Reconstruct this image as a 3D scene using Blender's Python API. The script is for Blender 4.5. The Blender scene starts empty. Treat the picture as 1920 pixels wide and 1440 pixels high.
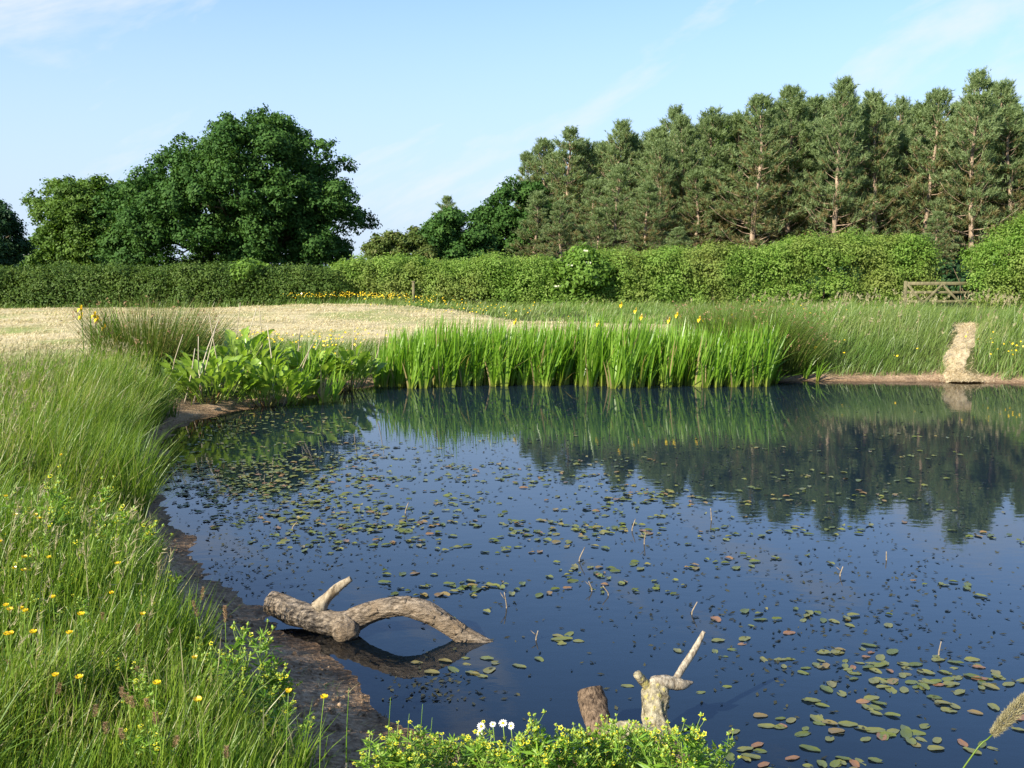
import bpy, math, random
import numpy as np
from mathutils import Vector

# ------------------------------------------------------------------ camera, world, sun, exposure
scene = bpy.context.scene
C = scene.collection
CAM_H = 1.8
LENS = 35.0
F = LENS / 36.0 * 1920.0
PITCH = math.atan((720 - 515) / F)

cam_d = bpy.data.cameras.new('camera')
cam_d.lens = LENS
cam_d.sensor_width = 36.0
cam_d.clip_start = 0.05
cam_d.clip_end = 5000
cam = bpy.data.objects.new('camera', cam_d)
C.objects.link(cam)
cam.location = (0, 0, CAM_H)
cam.rotation_euler = (math.pi / 2 - PITCH, 0, 0)
scene.camera = cam

SUN_EL = math.radians(31)
SUN_DIR = Vector((-0.72 * math.cos(SUN_EL), -0.694 * math.cos(SUN_EL), math.sin(SUN_EL)))   # towards the sun: behind the viewer, to the left
sun_d = bpy.data.lights.new('sun', 'SUN')
sun_d.energy = 4.6
sun_d.angle = math.radians(0.53)
sun_d.color = (1.0, 0.93, 0.80)
sun = bpy.data.objects.new('sun', sun_d)
C.objects.link(sun)
sun.location = (-20, -20, 30)
sun.rotation_euler = SUN_DIR.to_track_quat('Z', 'Y').to_euler()

world = bpy.data.worlds.new('World')
scene.world = world
world.use_nodes = True
wn, wl = world.node_tree.nodes, world.node_tree.links
wn.clear()
w_out = wn.new('ShaderNodeOutputWorld')
w_bg = wn.new('ShaderNodeBackground')
w_sky = wn.new('ShaderNodeTexSky')
w_sky.sky_type = 'NISHITA'
w_sky.sun_disc = False
w_sky.sun_elevation = SUN_EL
w_sky.sun_rotation = math.atan2(SUN_DIR.x, SUN_DIR.y)
w_sky.altitude = 50
w_sky.air_density = 0.8
w_sky.dust_density = 0.0
w_sky.ozone_density = 6.0
w_bg.inputs['Strength'].default_value = 0.12
# thin cirrus: noise on a flat layer high above
w_tc = wn.new('ShaderNodeTexCoord')
w_sep = wn.new('ShaderNodeSeparateXYZ')
wl.new(w_tc.outputs['Generated'], w_sep.inputs[0])
w_az = wn.new('ShaderNodeMath'); w_az.operation = 'ARCTAN2'
wl.new(w_sep.outputs['X'], w_az.inputs[0]); wl.new(w_sep.outputs['Y'], w_az.inputs[1])
w_cmb = wn.new('ShaderNodeCombineXYZ')
wl.new(w_az.outputs[0], w_cmb.inputs[0]); wl.new(w_sep.outputs['Z'], w_cmb.inputs[1])
w_rot = wn.new('ShaderNodeMapping'); w_rot.inputs['Location'].default_value = (-0.78, 0.34, 0); w_rot.inputs['Rotation'].default_value = (0, 0, math.radians(-24))
wl.new(w_cmb.outputs[0], w_rot.inputs[0])
w_map = wn.new('ShaderNodeMapping')
w_map.inputs['Location'].default_value = (4.19, 4.31, 0)
w_map.inputs['Scale'].default_value = (3.0, 10.0, 1)
wl.new(w_rot.outputs[0], w_map.inputs[0])
w_no = wn.new('ShaderNodeTexNoise')
w_no.inputs['Scale'].default_value = 1.0
w_no.inputs['Detail'].default_value = 8
w_no.inputs['Roughness'].default_value = 0.6
w_no.inputs['Distortion'].default_value = 0.4
wl.new(w_map.outputs[0], w_no.inputs['Vector'])
w_rp = wn.new('ShaderNodeValToRGB')
w_rp.color_ramp.elements[0].position = 0.54
w_rp.color_ramp.elements[1].position = 0.70
w_rp.color_ramp.elements[1].color = (0.75, 0.75, 0.75, 1)
wl.new(w_no.outputs['Fac'], w_rp.inputs[0])
w_mix = wn.new('ShaderNodeMix'); w_mix.data_type = 'RGBA'
wl.new(w_rp.outputs[0], w_mix.inputs[0])
w_mix.inputs[7].default_value = (3.05, 3.2, 3.5, 1)
w_hz = wn.new('ShaderNodeMapRange'); w_hz.inputs[1].default_value = 0.0; w_hz.inputs[2].default_value = 0.40; w_hz.inputs[3].default_value = 0.96; w_hz.inputs[4].default_value = 0.05
w_hz.interpolation_type = 'SMOOTHSTEP'
wl.new(w_sep.outputs['Z'], w_hz.inputs[0])
w_mix2 = wn.new('ShaderNodeMix'); w_mix2.data_type = 'RGBA'
wl.new(w_hz.outputs[0], w_mix2.inputs[0]); wl.new(w_sky.outputs[0], w_mix2.inputs[6]); w_mix2.inputs[7].default_value = (2.2, 2.62, 3.25, 1)
wl.new(w_mix2.outputs[2], w_mix.inputs[6])
wl.new(w_mix.outputs[2], w_bg.inputs['Color'])
wl.new(w_bg.outputs[0], w_out.inputs[0])

scene.view_settings.view_transform = 'Standard'
scene.view_settings.look = 'None'
scene.view_settings.gamma = 1.0
scene.view_settings.use_curve_mapping = False
scene.view_settings.exposure = 1.32
scene.render.engine = 'CYCLES'
scene.cycles.max_bounces = 8
scene.cycles.transparent_max_bounces = 8
scene.cycles.caustics_reflective = False
scene.cycles.caustics_refractive = False
scene.cycles.sample_clamp_indirect = 4.0

# ------------------------------------------------------------------ helpers
cp, sp = math.cos(PITCH), math.sin(PITCH)

def ray(px, py):
    a = (px - 960) / F; b = (720 - py) / F
    return np.array([a, cp + b * sp, -sp + b * cp])

def at(px, py, D):                       # point seen at a photo position, standing D metres ahead
    r = ray(px, py); return np.array([0, 0, CAM_H]) + r * (D / r[1])

def on(px, py, z=0.0):                   # point seen at a photo position, lying at height z
    r = ray(px, py); return np.array([0, 0, CAM_H]) + r * ((z - CAM_H) / r[2])

def sstep(x, a, b):
    t = np.clip((x - a) / (b - a), 0, 1); return t * t * (3 - 2 * t)

def noise2(x, y, scale, seed=0, octaves=3):
    rg = np.random.default_rng(seed + 991); out = np.zeros_like(np.asarray(x, float)); amp = 1.0; tot = 0
    fr = 1.0 / scale
    for o in range(octaves):
        for k in range(4):
            a = rg.uniform(0, 2 * math.pi); ph = rg.uniform(0, 6.28); f = fr * rg.uniform(0.7, 1.3) * 2.2
            out = out + amp * 0.5 * np.sin((x * math.cos(a) + y * math.sin(a)) * f + ph + 1.3 * np.sin((x * math.sin(a) - y * math.cos(a)) * f * 0.7 + ph * 2))
        tot += amp; amp *= 0.5; fr *= 2.1
    return out / tot                      # about -1..1

def build(name, V, quads=None, tris=None, mat=None, parent=None, attrs=None, smooth=False, origin=None):
    V = np.asarray(V, np.float32).reshape(-1, 3)
    if origin is not None: V = V - np.asarray(origin, np.float32)
    me = bpy.data.meshes.new(name)
    q = np.zeros((0, 4), np.int32) if quads is None or len(quads) == 0 else np.asarray(quads, np.int32).reshape(-1, 4)
    t = np.zeros((0, 3), np.int32) if tris is None or len(tris) == 0 else np.asarray(tris, np.int32).reshape(-1, 3)
    me.vertices.add(len(V)); me.vertices.foreach_set('co', V.ravel())
    nl = q.size + t.size
    me.loops.add(nl); me.loops.foreach_set('vertex_index', np.concatenate([q.ravel(), t.ravel()]))
    st = np.concatenate([np.arange(len(q)) * 4, q.size + np.arange(len(t)) * 3]).astype(np.int32)
    me.polygons.add(len(st)); me.polygons.foreach_set('loop_start', st)
    if smooth: me.polygons.foreach_set('use_smooth', np.ones(len(st), bool))
    if attrs:
        for k, a in attrs.items():
            at_ = me.attributes.new(k, 'FLOAT', 'POINT'); at_.data.foreach_set('value', np.asarray(a, np.float32))
    me.update(calc_edges=True)
    if mat: me.materials.append(M[mat] if isinstance(mat, str) else mat)
    o = bpy.data.objects.new(name, me); C.objects.link(o)
    if parent is not None: o.parent = parent
    elif origin is not None: o.location = origin
    return o

def tag(o, label=None, cat=None, group=None, kind=None):
    if label: o['label'] = label
    if cat: o['category'] = cat
    if group: o['group'] = group
    if kind: o['kind'] = kind
    return o

def thing(name, label, cat, loc=(0, 0, 0), group=None, rz=0.0):
    o = bpy.data.objects.new(name, None); C.objects.link(o)
    o.location = loc; o.rotation_euler = (0, 0, rz); o.empty_display_size = 0.1
    return tag(o, label, cat, group)

def copy_tree(o, parent=None):
    c = o.copy(); C.objects.link(c)
    if parent is not None: c.parent = parent
    for ch in list(o.children): copy_tree(ch, c)
    return c

class Geo:                                # collects vertices, faces and attributes
    def __init__(s): s.V = []; s.Q = []; s.T = []; s.A = {}; s.n = 0
    def add(s, V, Q=None, T=None, **A):
        V = np.asarray(V, float).reshape(-1, 3)
        s.V.append(V)
        if Q is not None and len(Q): s.Q.append(np.asarray(Q).reshape(-1, 4) + s.n)
        if T is not None and len(T): s.T.append(np.asarray(T).reshape(-1, 3) + s.n)
        for k, a in A.items():
            s.A.setdefault(k, []).append(np.broadcast_to(np.asarray(a, float), (len(V),)))
        s.n += len(V)
    def make(s, name, mat, parent=None, smooth=False, origin=None):
        V = np.concatenate(s.V)
        return build(name, V, np.concatenate(s.Q) if s.Q else None, np.concatenate(s.T) if s.T else None, mat, parent,
                     {k: np.concatenate(a) for k, a in s.A.items()}, smooth, origin)

def tube(pts, rad, sides=8, jitter=0.0, rng=None, cap=True):
    pts = np.asarray(pts, float); n = len(pts); rad = np.broadcast_to(np.asarray(rad, float), (n,))
    tan = np.gradient(pts, axis=0); tan /= np.linalg.norm(tan, axis=1, keepdims=True) + 1e-9
    ref = np.array([0.0, 0, 1]) if abs(tan[0][2]) < 0.9 else np.array([1.0, 0, 0])
    u = np.cross(tan[0], ref); u /= np.linalg.norm(u)
    V = []
    for i in range(n):
        u = u - tan[i] * np.dot(u, tan[i]); u /= np.linalg.norm(u); v = np.cross(tan[i], u)
        a = np.arange(sides) * 2 * math.pi / sides
        r = rad[i] * (1 + (rng.normal(0, jitter, sides) if jitter and rng is not None else 0))
        V.append(pts[i] + (np.cos(a) * r)[:, None] * u + (np.sin(a) * r)[:, None] * v)
    V = np.concatenate(V); Q = []
    k = np.arange(sides); k2 = (k + 1) % sides
    for i in range(n - 1):
        Q.append(np.stack([i * sides + k, i * sides + k2, (i + 1) * sides + k2, (i + 1) * sides + k], 1))
    Q = np.concatenate(Q); T = []
    if cap:
        c0 = len(V); V = np.concatenate([V, pts[:1], pts[-1:]])
        T = np.concatenate([np.stack([k2, k, np.full(sides, c0)], 1), np.stack([(n - 1) * sides + k, (n - 1) * sides + k2, np.full(sides, c0 + 1)], 1)])
    return V, Q, T

def curve(pts, n):                        # Catmull-Rom through points
    p = np.asarray(pts, float); p = np.concatenate([2 * p[:1] - p[1:2], p, 2 * p[-1:] - p[-2:-1]])
    m = len(p) - 3; out = []
    for t in np.linspace(0, m - 1e-6, n):
        i = int(t); f = t - i; a, b, c, d = p[i:i + 4]
        out.append(0.5 * ((2 * b) + (c - a) * f + (2 * a - 5 * b + 4 * c - d) * f * f + (3 * b - a - 3 * c + d) * f ** 3))
    return np.array(out)

def blades(base, h, w, az, lean, curl, nseg, rng, face=None):
    N = len(base); b = lambda x: np.broadcast_to(np.asarray(x, float), (N,))
    h, w, az, lean, curl = map(b, (h, w, az, lean, curl))
    fa = rng.uniform(0, 2 * math.pi, N) if face is None else b(face)
    side = np.stack([np.cos(fa), np.sin(fa), np.zeros(N)], 1)
    d = np.stack([np.cos(az), np.sin(az)], 1)
    pos = np.array(base, float); V = np.zeros((N, 2 * nseg + 1, 3)); t = np.zeros((N, 2 * nseg + 1))
    for k in range(nseg + 1):
        s = k / nseg
        if k:
            an = lean + curl * (s - 0.5 / nseg)
            pos = pos + np.concatenate([d * np.sin(an)[:, None], np.cos(an)[:, None]], 1) * (h / nseg)[:, None]
        if k < nseg:
            ww = (w * 0.5 * (1 - s) ** 0.55)[:, None]
            V[:, 2 * k] = pos - side * ww; V[:, 2 * k + 1] = pos + side * ww; t[:, 2 * k:2 * k + 2] = s
        else:
            V[:, 2 * nseg] = pos; t[:, 2 * nseg] = 1
    o = (np.arange(N) * (2 * nseg + 1))[:, None]
    Q = np.concatenate([o + np.array([[2 * k, 2 * k + 1, 2 * k + 3, 2 * k + 2]]) for k in range(nseg - 1)]) if nseg > 1 else None
    T = o + np.array([[2 * nseg - 2, 2 * nseg - 1, 2 * nseg]])
    return V.reshape(-1, 3), Q, T, t.ravel(), 2 * nseg + 1, pos

def unit(v): return v / (np.linalg.norm(v, axis=-1, keepdims=True) + 1e-9)

def leaf_quads(c, nrm, size, asp, rng):   # flat rhombic leaves
    N = len(c); t = unit(np.cross(nrm, rng.normal(size=(N, 3)))); s = np.cross(nrm, t)
    size = np.broadcast_to(size, (N,))[:, None]
    V = np.stack([c - t * size, c + s * size * asp - t * size * 0.1, c + t * size, c - s * size * asp - t * size * 0.1], 1)
    return V.reshape(-1, 3), np.arange(4 * N).reshape(-1, 4)

# ------------------------------------------------------------------ materials
M = {}

def nt(name):
    m = bpy.data.materials.new(name); m.use_nodes = True; n = m.node_tree.nodes; n.clear()
    M[name] = m; return m, n, m.node_tree.links

def ramp(n, stops):
    r = n.new('ShaderNodeValToRGB'); e = r.color_ramp.elements
    while len(e) < len(stops): e.new(0.5)
    for k, (p, c) in enumerate(stops): e[k].position = p; e[k].color = (*c, 1)
    return r

def mixrgb(n, l, f, a, b, mode='MIX'):
    m = n.new('ShaderNodeMix'); m.data_type = 'RGBA'; m.blend_type = mode
    for s, v in ((0, f), (6, a), (7, b)):
        if hasattr(v, 'links') or hasattr(v, 'is_linked'): l.new(v, m.inputs[s])
        else: m.inputs[s].default_value = v if s == 0 else (*v, 1)
    return m.outputs[2]

def leafmat(name, stops, trans=0.35, rough=0.6, spec=0.2, base=None, noise=None, tcol=(1.15, 1.2, 0.6)):
    m, n, l = nt(name)
    out = n.new('ShaderNodeOutputMaterial'); a = n.new('ShaderNodeAttribute'); a.attribute_name = 'rnd'
    oi = n.new('ShaderNodeObjectInfo'); ad = n.new('ShaderNodeMath'); ad.operation = 'MULTIPLY_ADD'
    l.new(oi.outputs['Random'], ad.inputs[0]); ad.inputs[1].default_value = 0.12; l.new(a.outputs['Fac'], ad.inputs[2])
    r = ramp(n, stops); l.new(ad.outputs[0], r.inputs[0]); col = r.outputs[0]
    if noise:
        tc = n.new('ShaderNodeTexCoord'); no = n.new('ShaderNodeTexNoise'); no.inputs['Scale'].default_value = noise[0]; no.inputs['Detail'].default_value = 3
        l.new(tc.outputs['Object'], no.inputs['Vector']); rr = ramp(n, [(noise[1], (0, 0, 0)), (noise[2], (1, 1, 1))]); l.new(no.outputs['Fac'], rr.inputs[0])
        col = mixrgb(n, l, rr.outputs[0], col, noise[3])
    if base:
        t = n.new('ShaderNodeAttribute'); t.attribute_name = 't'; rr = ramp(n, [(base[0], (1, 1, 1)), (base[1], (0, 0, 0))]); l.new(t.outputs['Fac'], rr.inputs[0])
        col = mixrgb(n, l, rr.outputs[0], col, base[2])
    p = n.new('ShaderNodeBsdfPrincipled'); p.inputs['Roughness'].default_value = rough; p.inputs['Specular IOR Level'].default_value = spec
    l.new(col, p.inputs['Base Color'])
    tr = n.new('ShaderNodeBsdfTranslucent'); l.new(mixrgb(n, l, 1.0, col, tcol, 'MULTIPLY'), tr.inputs['Color'])
    mx = n.new('ShaderNodeMixShader'); mx.inputs[0].default_value = trans
    l.new(p.outputs[0], mx.inputs[1]); l.new(tr.outputs[0], mx.inputs[2]); l.new(mx.outputs[0], out.inputs[0])
    return m

def barkmat(name, c1, c2, scale=20, stretch=0.25, bump=0.6, dist=0.02, extra=None, xs=1.0):
    m, n, l = nt(name)
    out = n.new('ShaderNodeOutputMaterial'); tc = n.new('ShaderNodeTexCoord'); mp = n.new('ShaderNodeMapping'); mp.inputs['Scale'].default_value = (xs, 1, stretch)
    l.new(tc.outputs['Object'], mp.inputs[0])
    no = n.new('ShaderNodeTexNoise'); no.inputs['Scale'].default_value = scale; no.inputs['Detail'].default_value = 6; no.inputs['Roughness'].default_value = 0.65
    l.new(mp.outputs[0], no.inputs['Vector'])
    r = ramp(n, [(0.38, c1), (0.62, c2)]); l.new(no.outputs['Fac'], r.inputs[0]); col = r.outputs[0]
    if extra:
        n2 = n.new('ShaderNodeTexNoise'); n2.inputs['Scale'].default_value = extra[0]; n2.inputs['Detail'].default_value = 4
        l.new(tc.outputs['Object'], n2.inputs['Vector']); rr = ramp(n, [(extra[1], (0, 0, 0)), (extra[2], (1, 1, 1))]); l.new(n2.outputs['Fac'], rr.inputs[0])
        col = mixrgb(n, l, rr.outputs[0], col, extra[3])
    p = n.new('ShaderNodeBsdfPrincipled'); p.inputs['Roughness'].default_value = 0.85; p.inputs['Specular IOR Level'].default_value = 0.15
    l.new(col, p.inputs['Base Color'])
    b = n.new('ShaderNodeBump'); b.inputs['Strength'].default_value = bump; b.inputs['Distance'].default_value = dist
    l.new(no.outputs['Fac'], b.inputs['Height']); l.new(b.outputs[0], p.inputs['Normal'])
    l.new(p.outputs[0], out.inputs[0]); return m

leafmat('oak_leaf', [(0.0, (0.020, 0.058, 0.010)), (0.5, (0.040, 0.098, 0.017)), (1.0, (0.080, 0.155, 0.030))], 0.25, 0.65, 0.15)
leafmat('bright_oak_leaf', [(0.0, (0.045, 0.095, 0.012)), (0.5, (0.085, 0.155, 0.022)), (1.0, (0.14, 0.22, 0.035))], 0.35)
leafmat('dark_tree_leaf', [(0.0, (0.012, 0.035, 0.012)), (1.0, (0.03, 0.075, 0.02))], 0.2)
leafmat('far_tree_leaf', [(0.0, (0.035, 0.075, 0.045)), (1.0, (0.06, 0.11, 0.065))], 0.2)  # bluish haze of distance painted into the leaf colour
leafmat('hawthorn_leaf', [(0.0, (0.05, 0.085, 0.015)), (0.6, (0.10, 0.14, 0.028)), (1.0, (0.16, 0.14, 0.05))], 0.3)
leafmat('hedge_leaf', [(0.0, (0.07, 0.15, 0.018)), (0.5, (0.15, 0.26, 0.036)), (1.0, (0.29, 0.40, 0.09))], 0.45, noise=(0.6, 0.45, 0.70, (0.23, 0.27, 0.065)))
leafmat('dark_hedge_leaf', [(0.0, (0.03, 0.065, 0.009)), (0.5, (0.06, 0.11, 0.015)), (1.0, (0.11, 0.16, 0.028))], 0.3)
leafmat('elder_leaf', [(0.0, (0.08, 0.16, 0.02)), (1.0, (0.17, 0.28, 0.04))], 0.35)
leafmat('pine_needle', [(0.0, (0.24, 0.17, 0.075)), (0.28, (0.19, 0.17, 0.07)), (0.36, (0.145, 0.195, 0.07)), (0.75, (0.195, 0.265, 0.11)), (1.0, (0.29, 0.36, 0.16))], 0.38, 0.5)
leafmat('grass_blade', [(0.0, (0.05, 0.12, 0.012)), (0.45, (0.138, 0.225, 0.020)), (0.8, (0.22, 0.30, 0.035)), (0.92, (0.28, 0.31, 0.08)), (1.0, (0.42, 0.37, 0.19))], 0.42, 0.4, 0.4, base=(0.0, 0.45, (0.045, 0.085, 0.01)))  # darker blade feet: shade of the gaps painted into the colour
leafmat('bank_grass', [(0.0, (0.065, 0.14, 0.016)), (0.5, (0.13, 0.225, 0.032)), (0.85, (0.21, 0.29, 0.065)), (1.0, (0.42, 0.37, 0.18))], 0.4, 0.4, 0.4, noise=(0.35, 0.45, 0.65, (0.16, 0.22, 0.05)))
leafmat('stubble', [(0.0, (0.34, 0.28, 0.14)), (0.7, (0.54, 0.455, 0.27)), (0.95, (0.66, 0.57, 0.37)), (1.0, (0.22, 0.28, 0.06))], 0.2, 0.6)
leafmat('seed_head', [(0.0, (0.24, 0.20, 0.10)), (1.0, (0.37, 0.33, 0.19))], 0.3, 0.7)
leafmat('foxtail_head', [(0.0, (0.22, 0.12, 0.06)), (1.0, (0.36, 0.24, 0.13))], 0.2, 0.7)
leafmat('iris_leaf', [(0.0, (0.09, 0.20, 0.014)), (0.5, (0.16, 0.30, 0.024)), (0.95, (0.25, 0.40, 0.05)), (0.99, (0.38, 0.30, 0.13))], 0.45, 0.35, 0.45, base=(0.02, 0.28, (0.36, 0.36, 0.08)))
leafmat('rush_stem', [(0.0, (0.05, 0.10, 0.012)), (0.6, (0.10, 0.155, 0.024)), (0.85, (0.17, 0.18, 0.045)), (1.0, (0.28, 0.21, 0.09))], 0.25, 0.4)
leafmat('dock_leaf', [(0.0, (0.16, 0.27, 0.03)), (0.6, (0.25, 0.37, 0.05)), (1.0, (0.36, 0.46, 0.09))], 0.42, 0.35, 0.5)
leafmat('dock_stalk', [(0.0, (0.30, 0.13, 0.06)), (0.4, (0.20, 0.18, 0.05)), (1.0, (0.20, 0.28, 0.05))], 0.2)
leafmat('celery_stem', [(0.0, (0.20, 0.32, 0.04)), (1.0, (0.30, 0.42, 0.08))], 0.3, 0.35, 0.4)
leafmat('celery_leaf', [(0.0, (0.10, 0.23, 0.018)), (1.0, (0.22, 0.36, 0.04))], 0.4, 0.4, 0.4)
leafmat('petal_yellow', [(0.0, (0.80, 0.52, 0.01)), (1.0, (0.88, 0.62, 0.02))], 0.25, 0.25, 0.6, tcol=(1, 1, 0.8))
leafmat('petal_pale_yellow', [(0.0, (0.68, 0.60, 0.03)), (1.0, (0.80, 0.70, 0.05))], 0.25, 0.4, tcol=(1, 1, 0.8))
leafmat('petal_white', [(0.0, (0.72, 0.72, 0.68)), (1.0, (0.82, 0.82, 0.80))], 0.3, 0.5, tcol=(1, 1, 1))
leafmat('clover_white', [(0.0, (0.55, 0.47, 0.38)), (1.0, (0.75, 0.72, 0.64))], 0.3, 0.6, tcol=(1, 1, 1))
leafmat('elder_blossom', [(0.0, (0.62, 0.62, 0.40)), (1.0, (0.78, 0.78, 0.58))], 0.3, 0.6, tcol=(1, 1, 1))
leafmat('pondweed', [(0.0, (0.045, 0.06, 0.013)), (0.5, (0.095, 0.115, 0.025)), (0.85, (0.14, 0.14, 0.04)), (1.0, (0.17, 0.10, 0.045))], 0.05, 0.35, 0.4)
leafmat('pondweed_red', [(0.0, (0.15, 0.065, 0.03)), (1.0, (0.24, 0.135, 0.06))], 0.1, 0.35, 0.45)
leafmat('dead_stem', [(0.0, (0.34, 0.27, 0.17)), (1.0, (0.55, 0.47, 0.33))], 0.1, 0.7)
leafmat('pond_speck', [(0.0, (0.012, 0.013, 0.008)), (1.0, (0.05, 0.05, 0.025))], 0.0, 0.5)
leafmat('straw', [(0.0, (0.38, 0.29, 0.16)), (1.0, (0.62, 0.51, 0.32))], 0.15, 0.6)
barkmat('oak_bark', (0.05, 0.04, 0.028), (0.16, 0.12, 0.08), 6)
barkmat('pine_bark', (0.14, 0.10, 0.065), (0.38, 0.28, 0.19), 5, 0.4)
barkmat('hedge_twig', (0.07, 0.05, 0.03), (0.18, 0.13, 0.08), 6)
barkmat('log_bark', (0.045, 0.036, 0.027), (0.39, 0.315, 0.23), 60, 1.0, 1.0, 0.03, extra=(5, 0.42, 0.7, (0.22, 0.16, 0.10)), xs=0.32)
barkmat('brown_bark', (0.045, 0.03, 0.02), (0.235, 0.165, 0.105), 75, 0.35, 1.0, 0.02)
barkmat('lichen_bark', (0.09, 0.075, 0.045), (0.40, 0.35, 0.23), 36, 0.8, 1.0, 0.02, extra=(48, 0.55, 0.63, (0.36, 0.31, 0.11)))
barkmat('bare_wood', (0.15, 0.115, 0.075), (0.42, 0.36, 0.26), 60, 0.3, 0.8, 0.01)
barkmat('twig', (0.12, 0.09, 0.055), (0.34, 0.28, 0.19), 40, 0.5, 0.6, 0.008)
barkmat('gate_wood', (0.095, 0.085, 0.045), (0.19, 0.165, 0.088), 8, 0.4, 0.3, 0.01)
barkmat('pole_wood', (0.40, 0.38, 0.33), (0.6, 0.58, 0.52), 4)

# ground
m, n, l = nt('ground')
out = n.new('ShaderNodeOutputMaterial'); tc = n.new('ShaderNodeTexCoord')
def gnoise(s, d=5, r=0.6):
    q = n.new('ShaderNodeTexNoise'); q.inputs['Scale'].default_value = s; q.inputs['Detail'].default_value = d; q.inputs['Roughness'].default_value = r
    l.new(tc.outputs['Object'], q.inputs['Vector']); return q.outputs['Fac']
def gattr(a):
    q = n.new('ShaderNodeAttribute'); q.attribute_name = a; return q.outputs['Fac']
fine, mid, big = gnoise(38), gnoise(5), gnoise(0.35, 4)
r1 = ramp(n, [(0.3, (0.035, 0.05, 0.012)), (0.7, (0.075, 0.085, 0.025))]); l.new(mid, r1.inputs[0])
r2 = ramp(n, [(0.34, (0.16, 0.105, 0.065)), (0.5, (0.30, 0.21, 0.13)), (0.66, (0.42, 0.31, 0.21))]); l.new(fine, r2.inputs[0])
r2b = ramp(n, [(0.38, (0.7, 0.67, 0.63)), (0.62, (1.12, 1.1, 1.05))]); l.new(mid, r2b.inputs[0])
mudc = mixrgb(n, l, 1.0, r2.outputs[0], r2b.outputs[0], 'MULTIPLY')
mp = n.new('ShaderNodeMapping'); mp.inputs['Scale'].default_value = (0.25, 1.2, 1); l.new(tc.outputs['Object'], mp.inputs[0])
fn = n.new('ShaderNodeTexNoise'); fn.inputs['Scale'].default_value = 1.6; fn.inputs['Detail'].default_value = 7; fn.inputs['Roughness'].default_value = 0.7; l.new(mp.outputs[0], fn.inputs['Vector'])
r3 = ramp(n, [(0.34, (0.24, 0.21, 0.10)), (0.5, (0.46, 0.385, 0.215)), (0.72, (0.58, 0.50, 0.31))]); l.new(fn.outputs['Fac'], r3.inputs[0])
rg_ = ramp(n, [(0.5, (0, 0, 0)), (0.68, (1, 1, 1))]); l.new(big, rg_.inputs[0])
fieldc = mixrgb(n, l, rg_.outputs[0], r3.outputs[0], (0.22, 0.26, 0.075))
col = mixrgb(n, l, gattr('field'), r1.outputs[0], fieldc)
col = mixrgb(n, l, gattr('mud'), col, mudc)
wet = gattr('wet')
col = mixrgb(n, l, wet, col, mixrgb(n, l, 1.0, col, (0.66, 0.60, 0.54), 'MULTIPLY'))
p = n.new('ShaderNodeBsdfPrincipled'); l.new(col, p.inputs['Base Color'])
rr = n.new('ShaderNodeMapRange'); rr.inputs[3].default_value = 0.9; rr.inputs[4].default_value = 0.72; l.new(wet, rr.inputs[0]); l.new(rr.outputs[0], p.inputs['Roughness'])
p.inputs['Specular IOR Level'].default_value = 0.12
bh = n.new('ShaderNodeMath'); bh.operation = 'MULTIPLY_ADD'; l.new(mid, bh.inputs[0]); bh.inputs[1].default_value = 2.5; l.new(fine, bh.inputs[2])
b = n.new('ShaderNodeBump'); b.inputs['Strength'].default_value = 0.9; b.inputs['Distance'].default_value = 0.022; l.new(bh.outputs[0], b.inputs['Height']); l.new(b.outputs[0], p.inputs['Normal'])
l.new(p.outputs[0], out.inputs[0])

# pond water: mirror by Fresnel over silty, partly see-through water
m, n, l = nt('pond_water')
out = n.new('ShaderNodeOutputMaterial'); tc = n.new('ShaderNodeTexCoord')
mp = n.new('ShaderNodeMapping'); mp.inputs['Scale'].default_value = (1.0, 1.7, 1); l.new(tc.outputs['Object'], mp.inputs[0])
n1 = n.new('ShaderNodeTexNoise'); n1.inputs['Scale'].default_value = 5; n1.inputs['Detail'].default_value = 3; l.new(mp.outputs[0], n1.inputs['Vector'])
bp = n.new('ShaderNodeBump'); bp.inputs['Strength'].default_value = 0.03; bp.inputs['Distance'].default_value = 0.02; l.new(n1.outputs['Fac'], bp.inputs['Height'])
fr = n.new('ShaderNodeFresnel'); fr.inputs['IOR'].default_value = 1.58; l.new(bp.outputs[0], fr.inputs['Normal'])
gl = n.new('ShaderNodeBsdfGlossy'); gl.inputs['Roughness'].default_value = 0.015; l.new(bp.outputs[0], gl.inputs['Normal'])
df = n.new('ShaderNodeBsdfDiffuse'); df.inputs['Color'].default_value = (0.011, 0.021, 0.032, 1)
tr = n.new('ShaderNodeBsdfTransparent'); tr.inputs['Color'].default_value = (0.62, 0.60, 0.52, 1)
mb = n.new('ShaderNodeMixShader'); cl_ = n.new('ShaderNodeAttribute'); cl_.attribute_name = 'clear'; l.new(cl_.outputs['Fac'], mb.inputs[0]); l.new(df.outputs[0], mb.inputs[1]); l.new(tr.outputs[0], mb.inputs[2])
mf = n.new('ShaderNodeMixShader'); l.new(fr.outputs[0], mf.inputs[0]); l.new(mb.outputs[0], mf.inputs[1]); l.new(gl.outputs[0], mf.inputs[2])
l.new(mf.outputs[0], out.inputs[0])

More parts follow.
